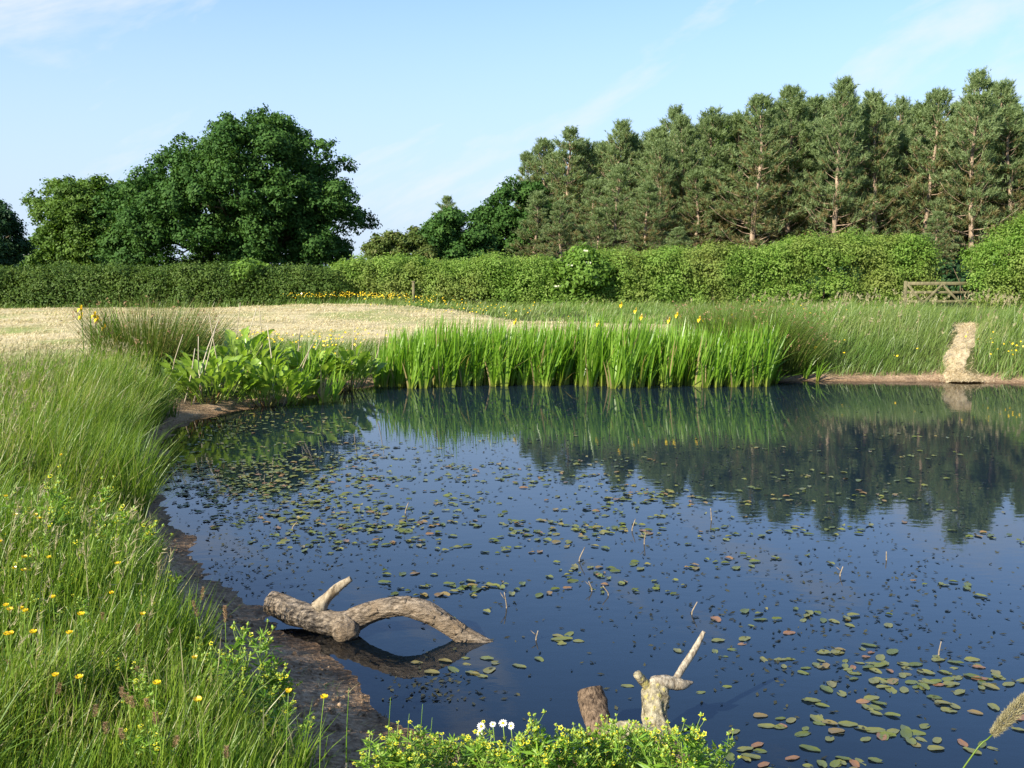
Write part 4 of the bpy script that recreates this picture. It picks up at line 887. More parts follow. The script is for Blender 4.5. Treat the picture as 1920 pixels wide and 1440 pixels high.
# ------------------------------------------------------------------ broad-leaved docks: every leaf a part
def dock_leaf_mesh(seed):
    rng = np.random.default_rng(seed); ph, bl, wd = rng.uniform(.24, .36), rng.uniform(.16, .22), rng.uniform(.052, .070)
    n1, n2, K = 4, 8, 5; pts = []; an = 0.15; p = np.zeros(3)
    st = []; ang = []
    for i in range(n1 + n2):
        st.append(p.copy()); ang.append(an); L = ph / n1 if i < n1 else bl / (n2 - 1); an += 0.03 if i < n1 else rng.uniform(.03, .10)
        p = p + np.array([math.sin(an), 0, math.cos(an)]) * L
    V, Q, tt = [], [], []
    for i, (c, a_) in enumerate(zip(st, ang)):
        s = max(0, (i - n1)) / (n2 - 1); w_ = 0.006 if i < n1 else wd * (math.sin(math.pi * min(1, 0.10 + 0.9 * s ** 0.85)) ** 0.75) + 0.002
        if i == n1 + n2 - 1: w_ = 0.002
        nrm = np.array([-math.cos(a_), 0, math.sin(a_)])
        for j in range(K):
            u = -1 + 2 * j / (K - 1); V.append(c + np.array([0, u * w_, 0]) + nrm * (abs(u) * w_ * 0.42 + 0.006 * math.sin(i * 1.9 + j) * (i > n1)))
    for i in range(n1 + n2 - 1):
        for j in range(K - 1): Q.append([i * K + j, i * K + j + 1, (i + 1) * K + j + 1, (i + 1) * K + j])
    o = build('leaf', V, Q, None, 'dock_leaf', None, {'rnd': np.full(len(V), rng.uniform(.25, .8))}, True); me = o.data; bpy.data.objects.remove(o); return me
dock_meshes = [dock_leaf_mesh(520 + k) for k in range(6)]
def dock(label, px, py, D, h, n_, sx, seed, stalks=0):
    rng = np.random.default_rng(seed); x = at(px, py, D)[0]; z0 = max(0.01, zg(x, D)); t = thing('dock_plant', label, 'dock', (x, D, z0), 'broad-leaved docks at the water edge')
    for i in range(n_):
        o = bpy.data.objects.new('leaf', dock_meshes[int(rng.integers(0, 6))]); C.objects.link(o); o.parent = t
        r = math.sqrt(rng.random()); a = rng.uniform(0, 6.28); s = h / 0.82 * rng.uniform(0.65, 1.1)
        o.location = (math.cos(a) * r * sx, math.sin(a) * r * sx * 0.6, rng.uniform(0, .55) * h * (1 - r * 0.7)); o.rotation_euler = (rng.normal(0, .15), rng.uniform(-.1, .25) + 0.55 * r * r, a + rng.normal(0, .5)); o.scale = (s, s * rng.uniform(.9, 1.2), s * 0.92)
    g = Geo()
    for i in range(16):
        a = rng.uniform(0, 6.28); r = rng.uniform(.02, .14); p0 = np.array([math.cos(a) * r, math.sin(a) * r * .6, -0.04]); p1 = p0 + np.array([math.cos(a) * .16, math.sin(a) * .1, rng.uniform(.12, .35)])
        V, Q, T = tube(curve([p0, (p0 + p1) / 2 + rng.normal(0, .015, 3), p1], 5), np.linspace(.011, .006, 5), 5); g.add(V, Q, T, rnd=np.full(len(V), rng.uniform(0, .5)))
    g.make('stalks', 'dock_stalk', t, True)
    for i in range(stalks):
        p0 = np.array([rng.normal(0, sx * .5), rng.normal(.1, .15), 0]); p1 = p0 + np.array([rng.normal(.12, .22), rng.normal(0, .1), h * rng.uniform(0.8, 1.3)])
        V, Q, T = tube(curve([p0, (p0 + p1) / 2 + rng.normal(0, .03, 3), p1], 6), np.linspace(.011, .005, 6), 5); build('dead_stalk', V, Q, T, 'dead_stem', t, {'rnd': np.full(len(V), rng.random())}, True)
dock('nearest big broad-leaved dock at the corner of the pond', 385, 748, 13.15, 0.92, 130, 0.5, 530, 6)
dock('dock with low leaves touching the water, second along the edge', 500, 742, 13.6, 0.86, 110, 0.42, 531, 3)
dock('upright dock right of the slanting iris leaves', 655, 714, 15.5, 0.92, 74, 0.30, 532, 2)
dock('dock behind the nearest one, below the rush tussock', 455, 700, 14.5, 0.94, 95, 0.45, 533, 4)
dock('pale dock farther back between the iris clumps', 575, 690, 15.1, 0.94, 90, 0.45, 534, 2)

# ------------------------------------------------------------------ logs
def bumpy_tube(pts, rad, sides, n_, seed, amp, ridge=0.0, fine=0.03):
    c = curve(pts, n_); r = np.interp(np.linspace(0, 1, n_), np.linspace(0, 1, len(rad)), rad); V, Q, T = tube(c, r, sides, 0, None)
    B = n_ * sides; i = np.repeat(np.arange(n_), sides) / n_; a = np.tile(np.arange(sides), n_) * 2 * math.pi / sides
    L = np.linalg.norm(np.diff(c, axis=0), axis=1).sum(); rr = np.repeat(r, sides)
    d = amp * (noise2(i * L / np.mean(r) + 3 * np.cos(a), 3 * np.sin(a), 2.2, seed, 4)) + ridge * np.sin(a * 9 + 1.5 * np.sin(i * 30) + seed) * (0.5 + 0.5 * np.sin(i * 23))
    d = d + fine * (noise2(i * L / np.mean(r) * 2.0 + 9 * np.cos(a), 9 * np.sin(a), 1.1, seed + 50, 3)) - 2.2 * fine * np.clip(noise2(i * L / np.mean(r) + 7 * np.cos(a), 7 * np.sin(a) + 3, 1.6, seed + 70, 2) - 0.55, 0, 1)
    cc = np.repeat(c, sides, 0); V[:B] = cc + (V[:B] - cc) * (1 + d)[:, None]
    return V, Q, T
LD = 4.85
lp = [at(508, 1128, 5.02), at(545, 1145, 4.96), at(590, 1160, 4.90), at(640, 1170, 4.86), at(690, 1150, 4.84), at(740, 1137, 4.82), at(785, 1142, 4.80), at(830, 1165, 4.78), at(868, 1190, 4.77), at(905, 1206, 4.76), at(950, 1232, 4.72), at(975, 1262, 4.66)]
lr_ = np.array([22, 24, 23.5, 23, 19.5, 18.5, 19, 18.5, 16.5, 12.5, 12, 10]) * 4.95 / F
log = thing('fallen_log', 'arched weathered grey-brown log lying from the mud into the pond', 'log', lp[3] * [1, 1, 0])
V, Q, T = bumpy_tube(lp, lr_, 80, 300, 3, 0.09, 0.02, 0.05); ob = build('log_trunk', V, Q, T, 'log_bark', log, None, True, lp[3] * [1, 1, 0])
sb = [at(598, 1140, 4.90), at(612, 1122, 4.90), at(632, 1103, 4.90), at(658, 1085, 4.90)]
V, Q, T = bumpy_tube(sb, np.array([17, 10, 9, 5.5]) * 4.95 / F, 16, 26, 5, 0.08); build('branch_stub', V, Q, T, 'twig', log, None, True, lp[3] * [1, 1, 0])
kn = at(648, 1186, 4.80)
V, Q, T = bumpy_tube([kn + [-.02, .05, .07], kn + [-.01, .03, .03], kn, kn + [0.005, -.02, -.03], kn + [.008, -.026, -.042]], [.045, .066, .072, .056, .02], 40, 36, 6, 0.14, 0.02, 0.07); build('knot', V, Q, T, 'log_bark', log, None, True, lp[3] * [1, 1, 0])
rng = np.random.default_rng(7)
Vt = ob.data.vertices; allv = np.array([v.co for v in Vt])[:300 * 80].reshape(300, 80, 3)[::2, ::2]; cen = allv.mean(1, keepdims=True)
for k in range(15):                       # peeling bark plates standing proud of the trunk
    i = int(rng.integers(50, 112)); cand = np.argsort(-(allv[i, :, 2] - 0.7 * allv[i, :, 1]))[:16]; j = int(rng.choice(cand)); hi, wj = int(rng.integers(2, 6)), int(rng.integers(2, 4))
    P_ = np.array([[cen[min(i + a, 149), 0] + (allv[min(i + a, 149), (j + b_) % 40] - cen[min(i + a, 149), 0]) * (1.05 + 0.05 * rng.random()) for b_ in range(wj + 1)] for a in range(hi + 1)])
    inn = np.array([[cen[min(i + a, 149), 0] + (allv[min(i + a, 149), (j + b_) % 40] - cen[min(i + a, 149), 0]) * 0.97 for b_ in range(wj + 1)] for a in range(hi + 1)])
    A_, B_ = P_.reshape(-1, 3), inn.reshape(-1, 3); w_ = wj + 1; n_ = len(A_); Q = []
    for a in range(hi):
        for b_ in range(wj): q = a * w_ + b_; Q += [[q, q + 1, q + w_ + 1, q + w_]]
    for a in range(hi): q = a * w_; Q += [[q, q + w_, n_ + q + w_, n_ + q], [q + wj, n_ + q + wj, n_ + q + w_ + wj, q + w_ + wj]]
    for b_ in range(wj): q = hi * w_ + b_; Q += [[b_, n_ + b_, n_ + b_ + 1, b_ + 1], [q, q + 1, n_ + q + 1, n_ + q]]
    build('bark_plate', np.concatenate([A_, B_]), Q, None, 'log_bark', log)

# second piece: lichened stump with broken arms, and the brown stub beside it (one fallen bough)
so = at(1235, 1400, 3.62); so[2] = 0
bough = thing('broken_bough', 'lichen-covered broken bough with pale upright stick standing in the near water', 'branch', so)
def part(name, pts, rad_px, mat, seed, sides=20, n_=40, amp=0.08, ridge=0.0, D=3.9):
    V, Q, T = bumpy_tube(pts, np.array(rad_px) * D / F, sides, n_, seed, amp, ridge, 0.06); return build(name, V, Q, T, mat, bough, None, True, so)
part('stump', [at(1245, 1430, 3.60), at(1240, 1400, 3.63), at(1232, 1370, 3.66), at(1226, 1335, 3.70), at(1230, 1300, 3.73), at(1238, 1282, 3.74)], [29, 25, 23, 22, 27, 19], 'lichen_bark', 21, 48, 90, 0.22, 0.03)
part('broken_arm', [at(1212, 1290, 3.74), at(1230, 1282, 3.74), at(1255, 1280, 3.76), at(1278, 1283, 3.77), at(1300, 1279, 3.79)], [11, 15, 14, 11, 1.5], 'bare_wood', 22, 16, 30, 0.12)
part('knob', [at(1222, 1295, 3.74), at(1212, 1284, 3.73), at(1202, 1273, 3.72), at(1194, 1264, 3.71)], [11, 9, 9, 8], 'lichen_bark', 23, 14, 20, 0.08)
part('upright_stick', [at(1266, 1276, 3.77), at(1280, 1252, 3.81), at(1296, 1228, 3.85), at(1308, 1208, 3.88), at(1320, 1184, 3.90)], [7, 6.5, 7, 6, 3.5], 'bare_wood', 24, 12, 30, 0.07)
part('cross_limb', [at(1135, 1378, 3.62), at(1170, 1372, 3.60), at(1205, 1378, 3.60), at(1240, 1392, 3.60)], [20, 19, 18, 20], 'lichen_bark', 25, 18, 40, 0.10)
part('bark_stub', [at(1150, 1420, 3.52), at(1132, 1385, 3.62), at(1120, 1350, 3.68), at(1112, 1318, 3.73), at(1106, 1292, 3.76)], [26, 25, 24.5, 26, 24], 'brown_bark', 26, 26, 60, 0.05, 0.02)
part('sunken_limb', [at(1240, 1400, 3.60), at(1270, 1425, 3.52), at(1310, 1460, 3.42)], [24, 22, 18], 'brown_bark', 27, 16, 20, 0.08)

# dead stems and twigs standing in the pond
tw = [(950, 1140, 30, 'bent pale twig standing in open water right of the arched log'), (1185, 995, 22, 'short twig standing at the middle of the pondweed'), (1760, 1228, 26, 'thin reed stub in the near pondweed on the right'), (1110, 1108, 18, 'left of two short stubs rising from the mid pond'), (1141, 1116, 18, 'right of two short stubs rising from the mid pond'),
      (1086, 1052, 26, 'slim dark stem among the middle pondweed leaves'), (1208, 1020, 22, 'slim stem near the middle of the pond'), (1334, 975, 22, 'slim stem standing where pine reflections begin'), (1662, 1050, 16, 'tiny twig in the open right water'), (1575, 1080, 18, 'thin dark stem in the dotted right water'), (548, 992, 14, 'pale stub near the left mud edge'), (1297, 1152, 24, 'tilted twig left of the open right water'), (1005, 1200, 18, 'little twig right of the log tip'), (760, 962, 20, 'thin stem in the dense left pondweed')]
for i, (px, py, hp, lb) in enumerate(tw):
    b_ = on(px, py); rng = np.random.default_rng(600 + i); t = thing('pond_twig', lb, 'twig', b_, 'twigs standing in the pond'); hh = hp * b_[1] / F * 1.05; ln = rng.normal(0, .35) * hh
    V, Q, T = tube(curve([[0, 0, -.12], [0, 0, 0], [ln * .4, 0, hh * .5], [ln, 0, hh]], 8), np.linspace(.005, .0025, 8) * (b_[1] / 5) ** .5, 5); build('twig_stem', V, Q, T, 'twig', t, None, True)
    if i % 3 == 0:
        V, Q, T = tube(np.array([[ln * .4, 0, hh * .5], [ln * .4 - .02, 0, hh * .8], [ln * .4 - .03, .01, hh * .95]]), [.003, .002, .001], 4); build('side_twig', V, Q, T, 'twig', t, None, True)

# ------------------------------------------------------------------ floating pondweed
clusters = [(1580, 1330, 90, 45, 36), (1700, 1290, 110, 40, 80), (1640, 1225, 70, 20, 16), (1830, 1270, 60, 25, 28), (1850, 1390, 60, 30, 22), (1600, 1400, 70, 30, 26), (1430, 1370, 25, 18, 7), (1560, 1250, 80, 25, 14), (1340, 1230, 40, 25, 9), (1120, 1160, 60, 25, 14), (1190, 1120, 40, 15, 10),
            (1290, 1330, 40, 30, 8), (1740, 1400, 70, 25, 14), (850, 1245, 40, 10, 14), (880, 1255, 30, 8, 5), (1480, 1195, 80, 18, 10), (1040, 1065, 90, 35, 60), (860, 1100, 70, 22, 50), (830, 1070, 80, 30, 50), (900, 1040, 100, 25, 60), (980, 995, 120, 40, 80), (1230, 1010, 90, 35, 60), (1170, 1085, 90, 20, 20), (1300, 1045, 80, 20, 22), (1440, 1020, 80, 20, 26),
            (1700, 1120, 150, 60, 14), (560, 1055, 50, 18, 24), (700, 965, 130, 45, 300), (520, 925, 140, 45, 900), (410, 890, 80, 35, 700), (700, 875, 140, 35, 420), (950, 905, 150, 35, 150), (1150, 900, 150, 35, 140), (1260, 945, 120, 30, 120), (1500, 965, 200, 40, 120), (1780, 970, 100, 40, 40), (1700, 840, 150, 30, 60), (650, 1005, 100, 30, 90), (600, 880, 120, 30, 420),
            (1450, 900, 200, 40, 90), (420, 800, 60, 15, 160), (520, 790, 90, 15, 160), (1200, 1200, 250, 70, 24), (1100, 960, 200, 60, 110)]
rng = np.random.default_rng(700); pw = []
for px, py, sx, sy, n_ in clusters:
    sub = max(1, n_ // 16); cxs = np.stack([rng.normal(px, sx * .8, sub), rng.normal(py, sy * .8, sub)], 1)
    for i in range(n_):
        if py < 1200 and rng.random() < 0.28: continue
        c = cxs[int(rng.integers(0, sub))]; q = on(np.clip(c[0], 60, 2050), np.clip(c[1], 745, 1500)); s_ = 0.075 + 0.0115 * q[1]
        pw.append((q[0] + rng.normal(0, s_ * 1.5), q[1] + rng.normal(0, s_ * 0.55)))
pw = np.array(pw); d = shore_d(pw[:, 0], pw[:, 1]); pw = pw[d < -0.12]
ab = np.array([q[:2] for q in (lp[4], lp[6], lp[8], so)]); pw = pw[np.all([np.hypot(pw[:, 0] - a_[0], pw[:, 1] - a_[1]) > 0.14 for a_ in ab], 0)]
pw = pw[np.argsort(pw[:, 1])]
def pad_mesh(seed):
    rng = np.random.default_rng(seed); n_ = 12; a = np.arange(n_) * 2 * math.pi / n_; ln, wd = 0.037, 0.037 * rng.uniform(.48, .62)
    r = 1 + rng.normal(0, .04, n_); x = np.cos(a) * ln * r; y = np.sin(a) * wd * r * (1 - 0.18 * np.cos(a)); z = 0.003 + 0.004 * np.abs(np.sin(a)) * rng.uniform(-.2, 1) + rng.normal(0, .0012, n_)
    V = np.concatenate([np.stack([x, y, z], 1), np.stack([x * .55, y * .55, z * 0.6 + .0005], 1), [[0, 0, .002]]]); k = np.arange(n_); k2 = (k + 1) % n_
    return V, np.stack([k, k2, k2 + n_, k + n_], 1), np.stack([k + n_, k2 + n_, np.full(n_, 2 * n_)], 1)
pads = [pad_mesh(710 + k) for k in range(8)]
def pad_obj(k, mat):
    V, Q, T = pads[k]; o = build('pondweed_leaf', V, Q, T, mat, None, {'rnd': np.full(len(V), rng.uniform(.2, .85))}, True); me = o.data; bpy.data.objects.remove(o); return me
pm = [pad_obj(k % 8, 'pondweed') for k in range(16)]; pr = [pad_obj(k, 'pondweed_red') for k in range(4)]
for i, (x, y) in enumerate(pw[:300]):
    red = rng.random() < 0.09; o = bpy.data.objects.new('pondweed_leaf', pr[int(rng.integers(0, 4))] if red else pm[int(rng.integers(0, 16))]); C.objects.link(o)
    o.location = (x, y, (0.0006 * (i % 5) - 0.0015) if i % 4 else -0.014); s = rng.uniform(0.6, 1.15); o.rotation_euler = (rng.normal(0, .05), rng.normal(0, .05), rng.normal(0.2, 1.0)); o.scale = (s, s, s)
    lbl = ('reddish-brown' if red else 'olive green') + (' oval pondweed leaf in the drift at the lower right' if x > 1.35 and y < 5.2 else ' oval pondweed leaf floating near the upright stick' if y < 5.0 and x > 0.3 else ' oval pondweed leaf floating just off the arched log' if y < 5.0 else ' oval pondweed leaf floating on the water beyond the arched log')
    tag(o, lbl, 'leaf', 'reddish floating pondweed leaves' if red else 'green floating pondweed leaves')
g = Geo(); r = len(pw) - 300
for (x, y) in pw[300:]:
    V, Q, T = pads[int(rng.integers(0, 8))]; a = rng.normal(.2, 1.0); s = rng.uniform(.45, 1.1); c_, s_ = math.cos(a) * s, math.sin(a) * s; tl = rng.normal(0, .12)
    W_ = np.stack([V[:, 0] * c_ - V[:, 1] * s_ + x, V[:, 0] * s_ + V[:, 1] * c_ + y, V[:, 2] * 1.6 + rng.choice([0.0015, 0.0, -0.014]) + V[:, 1] * tl * 0.7], 1); rv = rng.uniform(.15, 1.0); g.add(W_, Q, T, rnd=np.full(len(V), rv))
tag(g.make('distant_pondweed', 'pondweed', None, True), 'mat of small olive pondweed leaves over the middle and far pond', 'pondweed', kind='stuff')

# dark specks: leaf tips and insects' debris on the surface
rng = np.random.default_rng(720); sp_ = []
for px, py, sx, sy, n_ in [(1500, 1050, 300, 110, 1000), (1250, 870, 400, 60, 900), (480, 1000, 110, 50, 300), (430, 1085, 70, 25, 160), (620, 1020, 150, 50, 350), (1000, 840, 300, 40, 400), (900, 1000, 400, 100, 250), (1150, 760, 300, 15, 500), (820, 1290, 60, 20, 120), (1600, 1200, 250, 100, 400), (560, 830, 150, 30, 120)]:
    X_ = rng.normal(px, sx, n_); Y_ = np.clip(rng.normal(py, sy, n_), 728, 1430)
    sp_ += [on(a, b_)[:2] for a, b_ in zip(X_, Y_)]
sp_ = np.array(sp_); sp_ = sp_[shore_d(sp_[:, 0], sp_[:, 1]) < -0.05]; k = rng.permutation(len(sp_)); sp_ = sp_ + rng.normal(0, .03, sp_.shape)
c = np.concatenate([sp_, np.full((len(sp_), 1), 0.004)], 1); V, Q = leaf_quads(c, unit(np.stack([rng.normal(0, .25, len(c)), rng.normal(0, .25, len(c)), np.ones(len(c))], 1)), rng.uniform(.006, .016, len(c)) * (1 + .05 * c[:, 1]), 0.5, rng)
V[:, 2] = np.maximum(V[:, 2], 0.002)
tag(build('surface_flecks', V, Q, None, 'pond_speck', None, {'rnd': np.repeat(rng.random(len(c)), 4)}), 'tiny dark weed flecks dotting the open water', 'weed flecks', kind='stuff')

# ------------------------------------------------------------------ celery-leaved buttercups (pale yellow-green, bushy)
def small_flower(rng):
    g = Geo(); k = 5
    for i in range(k):
        a = i * 6.283 / k; d = np.array([math.cos(a), math.sin(a), 0]); s = np.array([-d[1], d[0], 0]); g.add([d * .001, d * .004 + s * .0026 + [0, 0, .0016], d * .0068 + [0, 0, .0022], d * .004 - s * .0026 + [0, 0, .0016]], [[0, 1, 2, 3]], None, rnd=np.full(4, rng.random()))
    V, Q, T = tube(np.array([[0, 0, -.002], [0, 0, .001], [0, 0, .005], [0, 0, .0085]]), [.0022, .0032, .0028, .001], 6); 
    o = g.make('flower', 'petal_pale_yellow'); me = o.data; bpy.data.objects.remove(o)
    o = build('seed_knob', V, Q, T, 'celery_stem', None, {'rnd': np.full(len(V), .5)}, True); m2 = o.data; bpy.data.objects.remove(o)
    return me, m2
FLW, KNB = small_flower(np.random.default_rng(1))
def make_celery(seed, nbr):
    rng = np.random.default_rng(seed); t = thing('celery_buttercup', 'x', 'plant'); gs, gl2, tips = Geo(), Geo(), []
    def leaflet(p, dirv, ln):
        k = 3
        for j in range(k):
            d = unit(dirv + rng.normal(0, .35, 3) + np.array([0, 0, .15])); s = unit(np.cross(d, rng.normal(size=3))); w_ = ln * .085
            gl2.add([p, p + d * ln * .5 + s * w_, p + d * ln, p + d * ln * .5 - s * w_], [[0, 1, 2, 3]], None, rnd=np.full(4, rng.random()))
    def stem(p, d, ln, r, lev):
        q = [p]; dd = d.copy()
        for i in range(4): dd = unit(dd + rng.normal(0, .09, 3) + np.array([0, 0, .10])); q.append(q[-1] + dd * ln / 4)
        q = np.array(q); V, Q, T = tube(q, np.linspace(r, r * .55, 5), 5, 0, None, False); gs.add(V, Q, None, rnd=np.full(len(V), rng.random()))
        for i in range(1, 5 if lev < 2 else 2):
            for j in range(2 if lev == 0 else 1): leaflet(q[i], unit(np.array([rng.normal(), rng.normal(), .4])), (.075 if lev == 0 else .045) * rng.uniform(.7, 1.2))
        if lev < 2:
            n_ = nbr if lev == 0 else 3
            for j in range(n_):
                f = rng.uniform(.35, 1) if lev == 0 else rng.uniform(.5, 1); b_ = q[0] + (q[-1] - q[0]) * f if lev else q[min(4, int(f * 4))]
                a = rng.uniform(0, 6.28); stem(b_, unit(dd * .9 + np.array([math.cos(a), math.sin(a), .35]) * .8), ln * (.46 if lev == 0 else .5) * rng.uniform(.7, 1.15), r * .6, lev + 1)
        else: tips.append((q[-1], dd))
        if lev == 1: tips.append((q[-1], dd))
    for b_ in range(2): stem(np.array([rng.normal(0, .02), rng.normal(0, .02), 0]), unit(np.array([rng.normal(0, .25), rng.normal(0, .25), 1])), .34 * rng.uniform(.85, 1.1), .0042, 0)
    gs.make('stems', 'celery_stem', t, True)['kind'] = 'stuff'; gl2.make('leaves', 'celery_leaf', t)['kind'] = 'stuff'
    tips.sort(key=lambda q: -q[0][2])
    for p_, d_ in tips[:36]:
        f = bpy.data.objects.new('flower', FLW); C.objects.link(f); f.parent = t; f.location = p_; f.rotation_euler = (rng.normal(0, .4) + .25, rng.normal(0, .4), rng.uniform(0, 6)); s = rng.uniform(1.3, 2.0); f.scale = (s, s, s)
        k = bpy.data.objects.new('seed_knob', KNB); C.objects.link(k); k.parent = f
    return t
cel = [make_celery(800 + k, 4 + k % 3) for k in range(5)]
rng = np.random.default_rng(810); cnt = 0
spots = []
ytop = lambda px: np.interp(px, [690, 760, 820, 900, 960, 1000, 1040, 1080, 1130, 1200, 1270, 1320, 1370], [1410, 1390, 1375, 1385, 1375, 1350, 1332, 1325, 1350, 1350, 1350, 1385, 1425])
for k in range(36):
    px = 690 + 690 * (k + rng.random()) / 36; spots.append((px, ytop(px) + rng.uniform(-4, 40) * (px < 1150) + rng.uniform(-4, 22) * (px >= 1150), rng.uniform(2.82, 3.22), 'yellow-green celery-leaved buttercup in the clump along the bottom edge before the bough', 'buttercup clump along the bottom edge'))
for (px, py, D) in [(455, 1178, 3.55), (430, 1215, 3.45), (500, 1215, 3.6), (475, 1260, 3.4), (410, 1240, 3.35), (530, 1262, 3.55), (445, 1300, 3.25), (500, 1310, 3.3), (380, 1300, 3.2), (460, 1360, 3.1), (520, 1360, 3.2), (350, 1200, 3.6)]:
    spots.append((px, py, D, 'yellow-green celery-leaved buttercup in the bushy clump left of the mud', 'bushy buttercup clump left of the mud'))
for (px, py, D) in [(200, 1240, 3.3), (235, 1230, 3.35), (165, 1265, 3.2), (255, 1300, 3.1), (290, 1345, 3.0), (80, 920, 4.8), (50, 960, 4.6), (120, 950, 4.9), (170, 990, 4.5), (210, 1010, 4.6), (60, 1010, 4.3), (20, 930, 4.7), (150, 1040, 4.3), (270, 1420, 2.7), (110, 905, 5.0), (180, 930, 5.1), (230, 950, 5.0), (270, 985, 4.9), (100, 985, 4.5), (240, 1040, 4.5), (290, 1060, 4.5), (190, 1070, 4.2), (120, 1080, 4.1), (40, 1050, 4.1), (90, 1120, 3.8), (20, 1120, 3.8), (300, 1130, 4.1), (340, 1150, 4.0), (250, 1110, 4.0), (160, 1140, 3.8)]:
    spots.append((px, py, D, 'yellow-green celery-leaved buttercup scattered in the grass of the left bank', 'buttercup plants in the left bank grass'))
for (px, py, D, lb, gp) in spots:
    p_ = at(px, py, D); z0 = max(0.02, zg(p_[0], D)); hh = max(.18, p_[2] - z0)
    o = cel[cnt] if cnt < 5 else copy_tree(cel[int(rng.integers(0, 5))]); cnt += 1
    s = hh / .41; o.location = (p_[0], D, z0 - .01); o.rotation_euler = (0, 0, rng.uniform(0, 6.28)); w = max(s, .75); o.scale = (w, w, s); o['label'] = lb; o['group'] = gp

# meadow buttercups with cupped golden flowers
def make_buttercup():
    rng = np.random.default_rng(3); t = thing('meadow_buttercup', 'x', 'flower'); V, Q, T = tube(curve([[0, 0, 0], [.012, 0, .16], [-.004, .006, .30], [0, 0, .40]], 8), np.linspace(.0022, .0013, 8), 5)
    build('stem', V, Q, T, 'celery_stem', t, {'rnd': np.full(len(V), .2)}, True)
    for i in range(5):
        a = i * 6.283 / 5; d = np.array([math.cos(a), math.sin(a), 0]); s = np.array([-d[1], d[0], 0]); V = [[0, 0, .40]]
        for r_, w_, z_ in ((.005, .004, .4015), (.010, .0075, .405), (.0135, .006, .4105)): V += [d * r_ - s * w_ + [0, 0, z_], d * r_ + s * w_ + [0, 0, z_]]
        build('petal', V, [[1, 2, 4, 3], [3, 4, 6, 5]], [[0, 2, 1]], 'petal_yellow', t, {'rnd': np.full(7, rng.random())}, True)
    V, Q, T = tube(np.array([[0, 0, .4], [0, 0, .403], [0, 0, .4055]]), [.003, .004, .002], 7); build('flower_centre', V, Q, T, 'petal_pale_yellow', t, {'rnd': np.full(len(V), .2)}, True)
    return t
bc = make_buttercup(); rng = np.random.default_rng(820)
bpx = [(40, 1075), (10, 1180), (42, 1190), (28, 1232), (128, 1237), (100, 1402), (375, 1425), (535, 1418), (232, 1075), (113, 853), (45, 1102), (165, 1400), (8, 1040), (14, 1225), (30, 1098), (592, 1430), (22, 705), (33, 1183), (60, 980), (75, 985), (5, 955), (28, 985), (18, 1165), (100, 1065), (255, 1160), (70, 1310), (390, 1330), (295, 1408), (105, 1150), (200, 1130), (145, 1180)]
for i, (px, py) in enumerate(bpx):
    z_ = .64 if py < 1300 else .50; q = on(px, py, z_); z0 = zg(q[0], q[1]); o = bc if i == 0 else copy_tree(bc); o.location = (q[0], q[1], z0); s = max(.35, (z_ - z0)) / .40; w = rng.uniform(.55, .85); o.scale = (w, w, s); o.rotation_euler = (rng.normal(0, .05), rng.normal(0, .05), rng.uniform(0, 6))
    lb = 'golden meadow buttercup at the bottom edge of the left bank' if py > 1380 else ('golden meadow buttercup far up the left bank' if py < 1000 else 'golden meadow buttercup in the near left grass')
    o['label'] = lb; o['group'] = 'golden meadow buttercups on the left bank'

# white daisies among the bottom plants
for i, (px, py, lb) in enumerate([(902, 1362, 'leftmost white daisy of the small cluster at the bottom'), (924, 1358, 'second white daisy from the left, facing outward'), (943, 1356, 'third white daisy, right of the outward one'), (958, 1361, 'rightmost white daisy of the small cluster'), (899, 1374, 'lowest white daisy of the small cluster')]):
    rng = np.random.default_rng(830 + i); p_ = at(px, py, 3.05); z0 = max(.02, zg(p_[0], 3.05)); hh = p_[2] - z0; t = thing('daisy', lb, 'flower', (p_[0], 3.05, z0), 'white daisies')
    V, Q, T = tube(curve([[0, .02, 0], [.01, 0, hh * .5], [0, 0, hh]], 6), np.linspace(.0022, .0014, 6), 5); build('stem', V, Q, T, 'celery_stem', t, {'rnd': np.full(len(V), .3)}, True)
    hd = bpy.data.objects.new('flower_head', None); C.objects.link(hd); hd.parent = t; hd.location = (0, 0, hh); hd.rotation_euler = (.75 + rng.normal(0, .15), rng.normal(-.2, .25), 0); hd.empty_display_size = .02; hd.scale = (rng.uniform(.7, .95),) * 3
    for k in range(13):
        a = k * 6.283 / 13; d = np.array([math.cos(a), math.sin(a), 0]); s = np.array([-d[1], d[0], 0]); dz = rng.normal(0, .0012)
        build('petal', [d * .003 - s * .0015, d * .003 + s * .0015, d * .010 + s * .0028 + [0, 0, .001 + dz], d * .0165 + [0, 0, dz], d * .010 - s * .0028 + [0, 0, .001 + dz]], [[0, 1, 2, 4]], [[4, 2, 3]], 'petal_white', hd, {'rnd': np.full(5, rng.random())})
    V, Q, T = tube(np.array([[0, 0, -.002], [0, 0, .002], [0, 0, .0045]]), [.005, .0055, .003], 9); build('disc', V, Q, T, 'petal_yellow', hd, {'rnd': np.full(len(V), .1)}, True)

